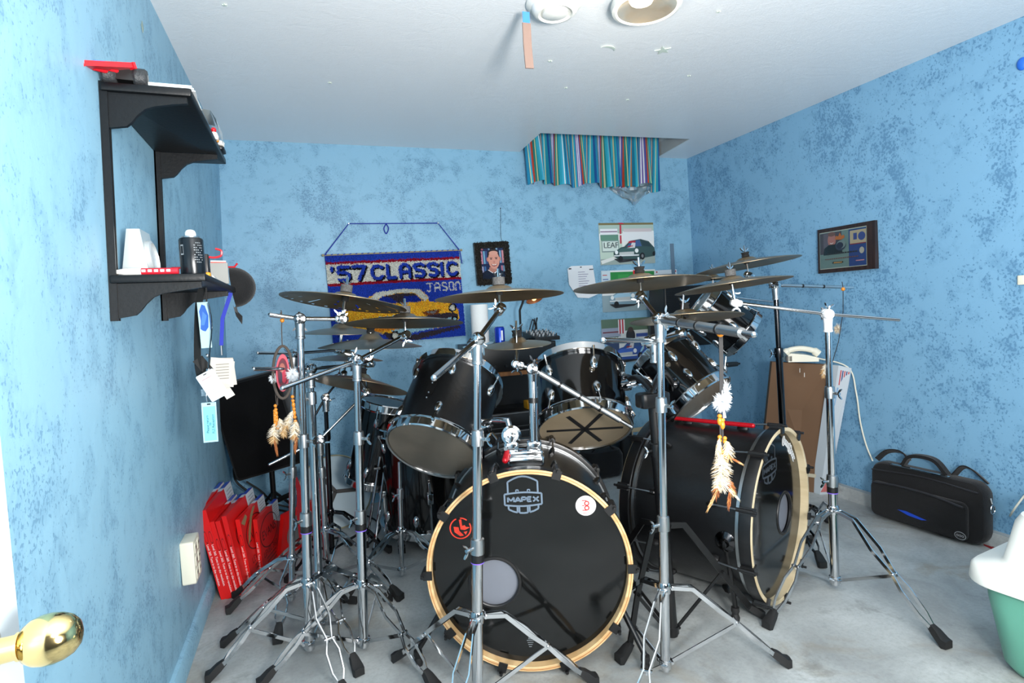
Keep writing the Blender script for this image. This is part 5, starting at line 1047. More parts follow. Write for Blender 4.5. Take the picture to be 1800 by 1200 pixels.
g = hp+sd1*((814-931)*k1*1.02)+ZA*((1015-940)*k1*1.02); m = MB(); RO = (226, 60, 40); arc(m, g, sd1, ZA, .0315, .0355, PI*.62, PI*2.15, RO, 24); arc(m, g, sd1, ZA, .0315, .0355, PI*.28, PI*.50, RO, 6)
for P_ in ([(-.022, .006), (-.006, .004), (-.004, -.008), (.010, -.024), (-.002, -.026), (-.020, -.012)], [(-.004, .028), (.004, .030), (.006, .008), (.014, .010), (.018, .004), (.030, .002), (.014, -.006), (.0, -.004)], [(.010, -.012), (.022, -.010), (.016, -.022)]): m.poly([g+sd1*a_+ZA*b_ for a_, b_ in P_], RO)
m.build('red_emblem', PRINT, BD1, flat=True)
g = hp+sd1*((927-931)*k1)-ZA*((1152-1015)*k1*1.02); m = MB()
for k in range(4): m.poly([g+sd1*a_+ZA*b_ for a_, b_ in ((-.012+.002*k, .010-.007*k), (.012-.003*k, .010-.007*k), (.012-.003*k, .013-.007*k), (-.012+.002*k, .013-.007*k))], (132, 138, 142))
m.poly([g+sd1*a_+ZA*b_ for a_, b_ in ((-.008, .015), (-.006, .024), (-.002, .018), (.002, .026), (.005, .018), (.010, .020), (.008, .015))], (132, 138, 142)); m.build('maker_mark', PRINT, BD1, flat=True)
# spurs
def spur(t, top, foot, plate_n):
    m = MB(); m.cyl(top, foot+ZA*.05, .0105, .009, n=12); o = m.build('spur', BLKMETAL, t); m = MB(); m.lathe(foot+ZA*.0, ZA, [(.0, 0), (.014, 0), (.016, .012), (.011, .026), (.015, .036), (.014, .05), (.0, .052)], 16); m.build('spur_foot', RUBBER, o)
    m = MB(); m.lathe(top-plate_n*.006, plate_n, [(.038, 0), (.038, .008), (.03, .014), (.018, .02), (.014, .032), (.0, .034)], 24); m.build('spur_plate', BLKCHROME, t)
fr_ = onz(1135, 1178); dR = P1(.12, BR_-.02, -.45); spur(BD1, dR, fr_, (sd1-ZA*.45).normalized())
fl_ = onz(736, 1168); dL = P1(.12, BR_-.02, PI+.45); spur(BD1, dL, fl_, (-sd1-ZA*.45).normalized())
# chrome tom mount on the front drum
tp_ = P1(.155, BR_-.018, PI/2); off = sd1*(.004)
MT = tp_+off
m = MB(); m.rbox(MT+ZA*.014, (.125, .10, .034), .012, (sd1, ax1, ZA), topr=.008); m.rbox(MT+ZA*.036, (.118, .07, .02), .01, (sd1, ax1, ZA)); m.build('tom_mount_plate', CHROME, BD1)
pA, pB = MT-sd1*.048+ZA*.04, MT+sd1*.030+ZA*.04
for p in (pA, pB):
    m = MB(); m.rbox(p+ZA*.016, (.05, .045, .034), .008, (sd1, ax1, ZA)); 
    for q in (-.018, .018): m.cyl(p+sd1*q-ax1*.024+ZA*.016, p+sd1*q-ax1*.03+ZA*.016, .007, n=8)
    m.build('post_clamp', CHROME, BD1)
dA = depth(pA); qa = at(899, 765, dA); m = MB(); m.cyl(pA, V3((pA.x, pA.y, qa.z))*.55+qa*.45, .014, n=16); m.tube([pA+ZA*.06, qa], .017, 14); m.build('left_post', CHROME, BD1)
m = MB(); vv = (CAMO-qa).normalized(); m.lathe(qa-vv*.02, vv, [(.0, 0), (.032, 0), (.034, .01), (.034, .034), (.026, .038), (.024, .030), (.01, .030), (.010, .040), (.0, .041)], 24); m.build('ball_tilter', CHROME, BD1)
qb = at(893, 739, dA+.02); qc = at(846, 746, depth(t1c0)-.02)
v1 = (t1c0+a1*.15-qc); m = MB(); m.tube([qa, qb, at(870, 738, dA+.05), qc], .0115, 12); o = m.build('tom_arm', CHROME, BD1)
m = MB(); m.rbox(qc, (.05, .05, .05), .012); m.lathe(qc+V3((.01, -.02, .0)), (V3((0, -1, -.1))), [(.0, .0), (.026, .0), (.028, .012), (.018, .02), (.0, .03)], 20); m.tube([qc+V3((.03, -.03, -.03)), qc+V3((.045, -.045, -.055))], .006, 8); m.build('tom_bracket', CHROME, T1)
topB = at(936, 657, depth(pB)); m = MB(); m.cyl(pB, pB.lerp(topB, .62), .0155, n=16); m.cyl(pB.lerp(topB, .69), pB.lerp(topB, .90), .0165, n=16); m.cyl(pB.lerp(topB, .90), topB, .0165, .019, n=16); m.build('right_post', CHROME, BD1)
m = MB(); m.cyl(pB.lerp(topB, .62), pB.lerp(topB, .69), .0165, n=16); m.build('post_collar', BLKPLASTIC, BD1)
# second bass drum
cf2 = at(1377, 900, 2.15); cf2.z = .345; ax2 = V3((-.454, .891, 0)).normalized(); L2 = .52
BD2, sd2, P2 = bass('second black bass drum turned to the right, red stick lying on top of it', cf2, ax2, L2, PI/10, (.105, -.032))
nf = -ax2; sdf = sd2
h2 = P2(.0295)-ax2*.0006
Xf2 = sd2 if True else -sd2
mapex(h2-sd2*.05+ZA*.185, sd2, ZA, .075, mat('faint_logo', (52, 58, 64), .4), BD2)
m = MB(); rr = random.Random(12)
for k in range(11):
    a = 1.16-.056*k; c = h2+(sd2*math.cos(a)+ZA*math.sin(a))*(BR_-.05); tg = sd2*math.sin(a)-ZA*math.cos(a); rd = sd2*math.cos(a)+ZA*math.sin(a)
    big = 1.8 if k in (0, 5, 6) else 1; m.tube([c+tg*(.010*math.cos(u))+rd*(.011*big*math.sin(u)) for u in [.5+5.0*q/9 for q in range(10)]], .0017, 5)
m.build('script_lettering', mat('white_script', (200, 204, 206), .5), BD2)
sp = at(1272, 955, 1.98); axp = cf2+ax2*((sp-cf2).dot(ax2)); rdv = (sp-axp).normalized(); tp2 = axp+rdv*(BR_-.02); spur(BD2, tp2, onz(1293, 1090), rdv)
rdv2 = V3((-rdv.x, -rdv.y, rdv.z)); f2 = axp+V3((-rdv.x, -rdv.y, 0)).normalized()*.50; f2.z = 0; spur(BD2, axp+rdv2*(BR_-.02), f2, rdv2)
ra, rb = P2(.10, BR_+.004, PI/2+.05), P2(L2-.06, BR_+.002, PI/2+.05)
m = MB(); m.cyl(ra, ra.lerp(rb, .9), .0095, .008, n=12); m.ball(ra, .0095); o = m.build('red_stick', mat('red_glitter', (190, 20, 34), .3, .3, var=(400, .5)), None, ra); tag(o, 'red glitter stick lying along the top of the second bass drum', 'stick')
ra, rb = at(894, 784, depth(pA)+.01), None; s0 = P1(.10, BR_+.012, PI/2+.19)
m = MB(); m.cyl(s0, ra, .011, .010, n=12); m.ball(s0, .011); o = m.build('red_stick', mat('red_glitter'), None, s0); tag(o, 'short red glitter stick leaning on chrome tom mount of front bass drum', 'stick')
# ------------------------------------------------------------------ stands
def wing(m, c, axis, s=1.0):
    s *= .78; x, y, z = frame(axis); m.cyl(c, c+z*.012*s, .0062*s, n=10)
    for k in (-1, 1): m.ring_loft([[c+z*(.004*s+h*s)+x*(k*a*s)+y*(b*s) for a, b, h in ((u, -.004, v_), (u, .004, v_), (u+.004, .004, v_+w_), (u+.004, -.004, v_+w_))] for u, v_, w_ in ((.003, 0, .006), (.014, .004, .012), (.020, .010, .008))])
def rot2(v, deg):
    a = math.radians(deg); return V3((v.x*math.cos(a)-v.y*math.sin(a), v.x*math.sin(a)+v.y*math.cos(a), 0))
def stand(label, base, top_px, hub_y, foot, feet=None, clamps=(), r=(.0155, .0115), M=CHROME, group='cymbal boom stands', name='cymbal_stand', cat='cymbal stand', lowz=.045, top=None, double=True, ring=True):
    base = V3((base.x, base.y, 0)); T = top if top is not None else ony(top_px[0], top_px[1], base.y)
    t = thing(name, label, cat, base, group); D = (T-base).normalized()
    def at_y(py):
        lo, hi = 0.0, 1.0
        for _ in range(40):
            mid = (lo+hi)/2
            if pj(base.lerp(T, mid))[1] > py: lo = mid
            else: hi = mid
        return base.lerp(T, lo)
    H_ = at_y(hub_y); cl = [at_y(c) for c in clamps]; lo_ = base+D*lowz
    pts = [base+D*.02]+cl+[T]; nseg = len(pts)-1
    rs_ = [r[0]+(r[1]-r[0])*(i/max(1, nseg-1)) for i in range(nseg)] if nseg > 1 else [r[0]]
    for i in range(nseg): m = MB(); m.cyl(pts[i], pts[i+1]+D*(.0 if i == nseg-1 else .01), rs_[i], n=18); m.build(('base_tube', 'middle_tube', 'upper_tube')[i if nseg > 2 else (0 if i == 0 else 2)], M, t)
    for i, c in enumerate(cl):
        rr_ = rs_[i]; m = MB(); m.lathe(c-D*.022, D, [(rr_, 0), (rr_+.004, .001), (rr_+.0045, .03), (rr_+.003, .045), (rs_[i+1], .048)], 22)
        vv = (CAMO-c); vv.z = 0; vv.normalize(); sdv = (rot2(vv, -75 if i % 2 == 0 else 80)*.8+vv*.5).normalized(); m.cyl(c+sdv*rr_, c+sdv*(rr_+.02), .006, n=10)
        o = m.build('height_clamp', SATIN if M is CHROME else M, t); m = MB(); wing(m, c+sdv*(rr_+.018), sdv, 1.1); m.build('wing_bolt', CHROME, o)
        if ring and i == 0: m = MB(); m.lathe(c-D*.045, D, [(rr_, 0), (rr_+.003, 0), (rr_+.003, .022), (rr_, .022)], 22); o2 = m.build('memory_ring', BLKPLASTIC, t); m = MB(); m.lathe(c-D*.0475, D, [(rr_, 0), (rr_+.0032, 0), (rr_+.0032, .003), (rr_, .003)], 22); m.build('purple_band', PURPLE, o2)
    m = MB(); m.lathe(H_-D*.018, D, [(r[0], 0), (r[0]+.004, .002), (r[0]+.005, .03), (r[0]+.002, .036), (r[0], .037)], 20); m.build('tripod_hub', M, t)
    m = MB(); m.lathe(lo_-D*.018, D, [(.0, -.012), (.006, -.010), (.008, 0), (r[0]+.004, .002), (r[0]+.004, .026), (r[0], .028)], 20); m.build('lower_collar', M, t)
    if feet is None:
        d = V3((foot.x-base.x, foot.y-base.y, 0)); feet = [base+d, base+rot2(d, 120), base+rot2(d, -120)]
    for F_ in feet:
        d = V3((F_.x-base.x, F_.y-base.y, 0)); Rr = d.length; d.normalize(); sd_ = V3((-d.y, d.x, 0)); Ft = V3((F_.x, F_.y, 0))
        h0 = H_+d*(r[0]+.006); out = H_+d*(Rr*.22)+ZA*-.008; K = H_.lerp(Ft, .58)+ZA*.035; K = V3((K.x, K.y, max(K.z, .12))); An = Ft-d*.048+ZA*.046
        path = [h0, out, out.lerp(K, .55), K, K.lerp(An, .3), K.lerp(An, .75), An]
        offs = [.008, .010, .022, .008, .020, .018, .007] if double else [0]*7
        m = MB()
        for s_ in ((-1, 1) if double else (0,)): m.bar([p+sd_*(s_*o_) for p, o_ in zip(path, offs)], .013 if double else .022, .0038 if double else .006, ZA+d*.3)
        m.cyl(K-sd_*.016, K+sd_*.016, .0055, n=10); m.cyl(h0-sd_*.015, h0+sd_*.015, .005, n=10)
        lg = m.build('leg', M, t, sharp=30)
        m = MB(); tp = Ft+ZA*.015; m.ring_loft([[c+sd_*a_+n_*b_ for a_, b_ in ((-w, -hh), (w, -hh), (w, hh), (0, hh*1.25), (-w, hh))] for c, w, hh, n_ in ((An-(Ft-An)*.12, .009, .009, (ZA+d).normalized()), (An.lerp(tp, .25), .013, .012, (ZA+d*.8).normalized()), (tp-d*.008, .018, .0145, ZA), (tp+d*.006, .016, .012, ZA))]); m.build('rubber_foot', RUBBER, lg, sharp=60)
        m = MB(); b0, b1 = K-ZA*.006, lo_+d*(r[0]+.004); m.bar([b0, b1], .012, .004, ZA); m.cyl(b1-sd_*.012, b1+sd_*.012, .005, n=8); m.build('brace', M, t)
    return t, T, D, at_y
CYM = []
def cymbal(label, px_, d, a, ang, ratio, under=True, M=BRONZE, holes=False, dome=1.0, kind='crash_cymbal', rod=.055):
    c = at(*px_, d); n = tilt(px_[0], px_[1], ang, ratio, under)
    if n.z < 0: n = -n
    R = a/FPX*d; bh = .020*dome; br = min(.05, R*.28)
    top = [(.0035, bh), (br*.3, bh), (br*.65, bh*.82), (br*.9, bh*.36), (br*1.05, .003)]+[(br*1.05+(R-br*1.05)*q, .003-.020*dome*q**1.5*(R/.2)) for q in (.15, .3, .45, .6, .7, .78, .86, .94, 1.0)]
    m = MB(); off = n*-.0; sh = .020*dome*(R/.2)*.8; cc = c+n*sh
    N = 96; x, y, z = frame(n)
    def rng(prof): return [[cc+z*h+(x*math.cos(2*PI*k/N)+y*math.sin(2*PI*k/N))*r for k in range(N)] for r, h in prof]
    A, B = rng(top), rng([(r, h-.0014) for r, h in top]); vs = [p for q in A+B for p in q]; fs = []; nr = len(top)
    cut = set()
    if holes:
        for k in range(N):
            if k % 4 == 0: cut.add((nr-3, k))
            if k % 16 in (2,): cut |= {(j, k) for j in (nr-7, nr-6, nr-5, nr-4)}
            if k % 16 in (10,): cut |= {(j, k) for j in (nr-8, nr-6)}
    for j in range(nr-1):
        for k in range(N):
            if (j, k) in cut: continue
            a0, b0 = j*N+k, j*N+(k+1) % N; fs.append([a0, b0, b0+N, a0+N]); o2 = nr*N; fs.append([a0+o2, a0+N+o2, b0+N+o2, b0+o2])
    for k in range(N): a0, b0 = (nr-1)*N+k, (nr-1)*N+(k+1) % N; fs.append([a0, b0, b0+nr*N, a0+nr*N])
    m.add(vs, fs); o = m.build(kind, M, None, cc, sharp=50); tag(o, label, 'cymbal', 'cymbals on the stands'); CYM.append((cc, R, n))
    return cc, n, R, bh
def topper(t, cy, tp, style='felt'):
    """rod, felts and wing nut through a cymbal: tp is the tilter point"""
    cc, n, R, bh = cy; m = MB(); m.cyl(tp, cc+n*(bh+.055), .0042, n=10); m.cyl(tp, cc-n*.006, .0058, n=10); m.build('cymbal_rod', CHROME, t)
    m = MB(); m.cyl(cc-n*.012, cc-n*.001+n*bh*.8, .012, n=14); m.build('lower_felt', BLKFELT, t)
    if style == 'felt': m = MB(); m.cyl(cc+n*(bh+.001), cc+n*(bh+.026), .0205, n=20); m.build('top_felt', FELT, t)
    else: m = MB(); m.cyl(cc+n*(bh+.001), cc+n*(bh+.010), .017, n=18); m.cyl(cc+n*(bh+.010), cc+n*(bh+.022), .014, .019, n=18); m.build('top_felt', BLKFELT, t)
    m = MB(); wing(m, cc+n*(bh+.026 if style == 'felt' else bh+.022), n, .9 if style == 'felt' else 1.3); m.build('wing_nut', CHROME, t)
def boom(t, C, tp, end_px, r=.0065, rc=None, M=CHROME, bands=0, white=False, wingside=1):
    """tilting boom arm through clamp C, tilter at tp, tail end at end_px"""
    pc, p1 = pj(C), pj(tp); k = math.hypot(end_px[0]-pc[0], end_px[1]-pc[1])/max(8, math.hypot(p1[0]-pc[0], p1[1]-pc[1])); dE = max(.6*depth(C), depth(C)+(depth(C)-depth(tp))*min(k, 2.2))
    E_ = at(end_px[0], end_px[1], dE); d1 = (tp-C).normalized(); d2 = (E_-C).normalized()
    vv = (CAMO-C).normalized(); axv = (vv-d1*vv.dot(d1)).normalized()
    MM = mat('white_metal', (236, 238, 240), .3, .1) if white else M  # plain white colour used in place of the chrome
    m = MB(); dn_ = (V3((t.location.x, t.location.y, 0))-C); dn_ = dn_.normalized() if dn_.length > .3 else V3((0, 0, -1)); m.lathe(C+dn_*.014, dn_, [(.010, -.012), (.0155, -.006), (.017, .004), (.0155, .022), (.0150, .046), (.0165, .048), (.0165, .054), (.012, .056)], 20); m.build('tilter_yoke', SATIN if not white else MM, t)
    m = MB(); m.lathe(C-axv*.028, axv, [(.0, .004), (.007, .004), (.008, 0), (.018, 0), (.0205, .004), (.0205, .018), (.0165, .019), (.0165, .024), (.0205, .025), (.0205, .040), (.017, .046), (.011, .047), (.010, .052), (.0, .053)], 28)
    o = m.build('boom_clamp', CHROME if not white else MM, t); m = MB(); wing(m, C+axv*.0+d1.cross(axv)*.02*wingside, d1.cross(axv)*wingside, 1.3); m.build('wing_bolt', CHROME, o); m = MB(); wing(m, C-axv*.03, -axv, 1.3); m.build('wing_bolt', CHROME, o)
    m = MB(); m.tube([E_, C, tp-d1*.012], r, 12); m.ball(E_, r*1.02, n=10, m=6); ba = m.build('boom_arm', M, t)
    if rc:
        m = MB(); m.cyl(C+d2*.03, E_-d2*.045, rc, n=16); o = m.build('counterweight', SATIN, t); m = MB()
        for k in range(bands): q = (C+d2*.03).lerp(E_-d2*.045, (k+1)/(bands+1)); m.cyl(q-d2*.004, q+d2*.004, rc+.0012, n=16)
        if bands: m.build('weight_bands', BLKPLASTIC, o)
    m = MB(); m.rbox(tp-d1*.004, (.045, .026, .030), .009, (d1, d1.cross(axv), axv)); m.lathe(tp-axv*.018, axv, [(.0, .003), (.006, .003), (.007, 0), (.014, 0), (.016, .004), (.016, .014), (.0135, .0155), (.0135, .019), (.016, .020), (.016, .032), (.012, .036), (.0, .037)], 22)
    o = m.build('cymbal_tilter', CHROME if not white else MM, t); m = MB(); wing(m, tp-d1.cross(axv)*.014*wingside-d1*.01, -d1.cross(axv)*wingside, 1.1); m.build('tilter_wing_nut', CHROME if not white else MM, o)
    return E_
# -- left front boom stand
b = onz(545, 1150, .0)
t, T, D, ay = stand('chrome boom stand farthest left, carrying the drilled cymbal and red dreamcatcher', b, (527, 560), 1022, None, [onz(365, 1197), onz(612, 1240), V3((b.x+.17, b.y+.30, 0))], (912, 775), (.0165, .0115))
cy = cymbal('drilled crash cymbal full of small holes, farthest left of all', (606, 532), 1.99, 108, 6.7, .12, True, BRONZE, True); tp = cy[0]-cy[1]*.075
boom(t, T, tp, (475, 553), .0075); topper(t, cy, tp); S1E = at(494, 553, depth(T)); S1T = T
# -- third pole: second boom stand
b = onz(640, 1145)
t, T, D, ay = stand('chrome boom stand in front of the floor toms, its long arm pointing down left', b, (627, 634), 1025, None, [onz(455, 1210), onz(768, 1217), V3((b.x+.13, b.y+.32, 0))], (908, 770), (.0165, .0115))
cy = cymbal('dark crash cymbal hanging in front of the yellow car on the rug', (712, 568), 2.1, 102, -1, .09, True, BRONZE2); tp = cy[0]-cy[1]*.062
boom(t, T, tp, (496, 682), .0075, wingside=-1); topper(t, cy, tp)
# -- centre front stand
b = V3((.402, 1.562, 0))
t, T, D, ay = stand('chrome boom stand directly in front of the front bass drum', b, (839, 598), 1083, None, [V3((.215, 1.905, 0)), V3((.775, 1.525, 0)), V3((.205, 1.25, 0))], (960, 770), (.0165, .0115))
cy = cymbal('crash cymbal in the middle, just below the framed portrait', (878, 521), 1.86, 113, -3.5, .085); tp = cy[0]-cy[1]*.058
boom(t, T, tp, (763, 664), .008); topper(t, cy, tp)
# -- right of the front bass drum
b = onz(1170, 1187)
t, T, D, ay = stand('chrome boom stand between the two bass drums with banded counterweight and feather charm', b, (1160, 562), 1032, V3((1.368, 1.35, 0)), None, (920, 712), (.0155, .0115), ring=False)
cy = cymbal('crash cymbal in front of the LEAF car posters', (1126, 500), 1.93, 118, -4.5, .10); tp = cy[0]-cy[1]*.06
S5E = boom(t, T, tp, (1325, 588), .0075, .0125, CHROME, 3); topper(t, cy, tp, 'nut'); S5T = T
cy = cymbal('tan-bottomed cymbal with wing nut above the right rack tom', (1205, 560), 2.16, 97, -4.5, .09, True); c2_ = ay(599); tp = at(1197, 586, 2.10)
boom(t, c2_+V3((0, .03, 0)), tp, (1060, 598), .0062); topper(t, cy, tp, 'nut')
# -- right stand
b = onz(1468, 1035)
t, T, D, ay = stand('chrome boom stand alone at the right with white tilters, beside the gear bag', b, (1455, 552), 895, None, [onz(1665, 1140), onz(1348, 1105), V3((2.17, 2.0, 0))], (845, 690), (.0165, .012))
cy = cymbal('crash cymbal held by the white tilter, right of the posters', (1287, 502), 2.22, 98, -8.1, .06); tp = at(1292, 532, 2.22)
boom(t, T, tp, (1580, 562), .0065, white=True); topper(t, cy, tp)
# -- far right black stand
b = onz(1386, 945)
t, T, D, ay = stand('dark chrome boom stand behind the second bass drum, in front of the cardboard box', b, (1363, 501), 900, b+V3((-.12, -.30, 0)), None, (620,), (.0155, .0115), BLKCHROME, ring=False)
cy = cymbal('ride cymbal at far right, level with the award plaque', (1313, 466), depth(T)-.02, 87, -9, .07); tp = cy[0]-cy[1]*.065
boom(t, T, tp, (1499, 505), .006, .0075, CHROME, 2); topper(t, cy, tp, 'nut'); S7T = T
b = V3((2.10, 2.62, 0))
t, T, D, ay = stand('slim chrome boom stand farthest back on the right, behind the far tom', b, None, 900, b+V3((-.27, .02, 0)), None, (650,), (.0125, .0095), CHROME, ring=False, top=ony(1288, 522, 2.62))
cy = cymbal('small splash cymbal half hidden between two larger cymbals at right', (1253, 491), depth(T)-.02, 40, -3, .05); tp = cy[0]-cy[1]*.05
boom(t, T, tp, (1375, 532), .005); topper(t, cy, tp)
for py_, w_ in ((620, .05), (641, .085), (700, .06)):
    q = ay(py_); m = MB(); m.rbox(q+V3((w_*.45, -.005, 0)), (w_, .035, .026), .01); m.cyl(q+V3((w_*.95, -.005, 0)), q+V3((w_*.95+.02, -.005, 0)), .006, n=8); m.build('accessory_clamp', BLKMETAL, t)
# -- left cluster behind
b = V3((-.02, 2.19, 0))
t, T, D, ay = stand('second chrome boom stand from the left, close behind the drilled-cymbal stand', b, (545, 648), 1010, None, [onz(632, 1188), onz(393, 1135), V3((.20, 2.46, 0))], (700,), (.0145, .011), ring=False)
cy = cymbal('domed cymbal low over the rug bottom, second of the low left group', (652, 608), 2.38, 89, -1, .04, False, BRONZE2, dome=1.5, kind='hi_hat_cymbal'); tp = at(651, 639, 2.38)
boom(t, T, tp, (446, 648), .0068); topper(t, cy, tp, 'nut')
b = V3((-.13, 2.47, 0))
t, T, D, ay = stand('slim chrome stand behind the leftmost poles with a short level arm', b, (516, 621), 980, onz(488, 1132), None, (830,), (.0125, .010), ring=False)
cy = cymbal('thin dark cymbal directly under the drilled one, uppermost of the low left group', (602, 585), 2.52, 69, -.5, .03, False, BRONZE2, dome=1.3, kind='china_cymbal'); tp = at(597, 615, 2.52)
boom(t, T, tp, (453, 620), .006); topper(t, cy, tp, 'nut')
b = V3((.02, 2.60, 0))
t, T, D, ay = stand('chrome boom stand behind the second pole, low tail pointing down left', b, (562, 772), 930, onz(400, 1078), None, (830,), (.0135, .0105), ring=False)
cy = cymbal('brown cymbal tilted down right, lowest of the low left group', (633, 677), 2.55, 84, 11, .12, True, BRONZE, dome=1.5); tp = at(646, 688, 2.60)
boom(t, T, tp, (474, 816), .006); topper(t, cy, tp, 'nut')
b = V3((.05, 2.88, 0))
t, T, D, ay = stand('dark chrome boom stand at the back left beside the clear drumhead', b, (572, 698), 900, b+V3((-.2, -.2, 0)), None, (765,), (.0125, .010), BLKCHROME, ring=False)
cy = cymbal('small dark cymbal below the rug, third of the low left group', (610, 632), 2.78, 62, 1.5, .03, False, BRONZE2, dome=1.3, kind='splash_cymbal'); tp = at(604, 657, 2.80)
boom(t, T, tp, (545, 745), .0055, M=BLKCHROME); topper(t, cy, tp, 'nut')
# -- small stand under the left tom
b = onz(707, 1017)
t, T, D, ay = stand('short slim chrome stand under the left rack tom, in front of the wide floor tom', b, (702, 812), 932, b+V3((-.26, -.10, 0)), None, (868,), (.0105, .008), ring=False, name='tom_stand', cat='drum stand', group=None)
# -- black double tom stand between the bass drums
b = V3((1.125, 1.615, 0))
t, T, D, ay = stand('black double tom stand between the bass drums behind the chrome pole', b, (1147, 702), 925, None, [V3((1.50, 1.60, 0)), onz(1088, 1165), V3((1.02, 2.02, 0))], (790,), (.020, .017), BLKMETAL, ring=False, name='tom_stand', cat='drum stand', group=None, double=False)
for tgt, nm in ((t3c0.lerp(t3c1, .55)-V3((.10, .10, .02)), 'tom_arm'), (at(1098, 672, depth(t2c0)-.08), 'tom_arm')):
    m = MB(); q = T+ZA*.03; mid = V3(((T.x+tgt.x)/2, (T.y+tgt.y)/2, max(T.z+.06, tgt.z+.02))); m.tube(curve([T, q, mid, tgt], 6), .0115, 12); o = m.build(nm, BLKMETAL, t)
    m = MB(); m.rbox(tgt, (.045, .045, .06), .012); m.lathe(tgt+V3((0, -.02, 0)), V3((0, -1, .0)), [(.0, 0), (.018, 0), (.02, .012), (.012, .018), (.0, .02)], 16); m.build('ball_clamp', BLKCHROME, o)
m = MB(); m.rbox(T, (.11, .06, .05), .015); m.build('twin_clamp', BLKMETAL, t)
q = at(1098, 674, depth(t2c0)-.10); q2 = at(1124, 668, depth(t2c0)-.16); m = MB(); m.cyl(q, q2, .019, n=18); m.cyl(q.lerp(q2, .35), q.lerp(q2, .6), .022, n=18); m.build('chrome_sleeve', CHROME, t)
# -- splash on the post of the front bass drum
cy = cymbal('little splash cymbal with big wing nut in front of the audio gear', (910, 606), 1.99, 59, -4, .12, False, BRONZE); tp = at(908, 640, depth(topB))
t = thing('splash_cymbal_mount', 'silver-sleeved boom mount for the small splash, clamped on the tom mount post', 'cymbal mount', topB)
topper(t, cy, tp, 'nut'); boom(t, topB+ZA*.018, tp, (1110, 750), .0065, .0105, CHROME, 3)
# ------------------------------------------------------------------ dreamcatchers, feathers and beads
def strand(m, p, q, w, col, bend=V3((0, 0, 0))):
    d = q-p; s_ = d.cross((CAMO-p)).normalized()*w; mid = p.lerp(q, .5)+bend; m.add([p-s_, p+s_, mid+s_*.7, mid-s_*.7, q], [[0, 1, 2, 3], [3, 2, 4]], col)
def tuft(m, c, r, n, cols, drop=.6, rnd=random.Random(21)):
    for _ in range(n):
        u = V3((rnd.gauss(0, 1), rnd.gauss(0, 1), rnd.gauss(0, 1)-drop)).normalized(); k = rnd.uniform(.55, 1.1); q = c+V3((u.x*r[0], u.y*r[1], u.z*r[2]))*k
        strand(m, c+u*r[0]*.1, q, .0011, rnd.choice(cols), V3((rnd.uniform(-.003, .003), 0, rnd.uniform(0, .003))))
def feather(m, p0, p1, w, cols, tipcols, n=150, rnd=random.Random(31)):
    d = (p1-p0); L = d.length; d.normalize(); v = (CAMO-p0).normalized(); s_ = d.cross(v).normalized(); b = s_.cross(d)
    m.tube([p0, p0.lerp(p1, .5)+s_*.002, p1], [.0012, .001, .0004], 5, col=(214, 200, 170))
    for _ in range(n):
        u = rnd.uniform(.0, .93); k = rnd.choice((-1, 1)); ww = w*math.sin(PI*min(1, .12+u*.9))**.6*rnd.uniform(.6, 1.15); p = p0+d*L*u; q = p+s_*k*ww+d*rnd.uniform(.006, .02)+b*rnd.uniform(-.006, .008)
        strand(m, p, q, .0009, rnd.choice(cols if u < .62 else tipcols), d*rnd.uniform(-.003, .003))
CRM = [(204, 196, 180), (188, 172, 146), (170, 148, 114), (214, 208, 196)]; TAN = [(170, 134, 86), (150, 112, 66), (190, 160, 116)]; RUS = [(140, 74, 34), (116, 60, 28), (158, 100, 48)]; WHT_ = [(222, 226, 230), (206, 212, 218), (232, 234, 236)]
FEA = mat('feather_strands', (255, 255, 255), .85, vcol=True)
def beads(m, pts, r=.0052):
    for p, s_ in pts: m.ball(p, (r, r, r*s_), n=10, m=7)
def dc_root(label, p): return thing('dreamcatcher', label, 'dreamcatcher', p, 'feathered charms hung on the stands')
# first: red medallion in a hoop, far left
d0 = depth(S1E)-.012; Q = lambda x, y, dd=0: at(x, y, d0+dd)
t = dc_root('dreamcatcher with red oval portrait medallion and white fur hanging farthest left', S1E)
m = MB(); m.tube([Q(494, 545), Q(496, 556), Q(495, 575), Q(496, 608)], .0016, 6); m.tube([Q(493, 549, -.01), Q(496, 560, -.01)], .002, 6); m.tube([Q(484, 690), Q(486, 708), Q(486, 730)], .0014, 5); m.tube([Q(517, 690), Q(515, 700)], .0014, 5); m.tube([Q(488, 690), Q(488, 712)], .0014, 5); m.build('cord', SUEDE, t)
m = MB(); beads(m, [(Q(496, 563), 1)], .0075); m.build('top_bead', BEAD, t)
m = MB(); hc = Q(497, 655); pts = [at(497+17*math.cos(u), 654+46*math.sin(u), d0+.018*math.cos(u)) for u in [2*PI*k/36 for k in range(37)]]; m.tube(pts, .0048, 8, False); m.build('hoop', SUEDE, t)
m = MB(); g = lambda f_: [at(497+12*f_*math.cos(u), 655+33*f_*math.sin(u), d0-.002+.014*math.cos(u)*f_) for u in [2*PI*k/32 for k in range(32)]]
nrm = (CAMO-hc).normalized(); m.ring_loft([[p for p in g(1)], [p+nrm*.008 for p in g(1)]], True, (150, 60, 70)); 
for f_, cc_, hgt in ((.98, (196, 90, 102), .0083), (.78, (120, 44, 58), .0087), (.70, (96, 58, 66), .009)): m.poly([p+nrm*hgt for p in g(f_)], cc_)
e_ = lambda cx, cy, rx, ry: [at(497+cx+rx*math.cos(u), 655+cy+ry*math.sin(u), d0-.002+.014*(cx+rx*math.cos(u))/12)+nrm*.0095 for u in [2*PI*k/18 for k in range(18)]]
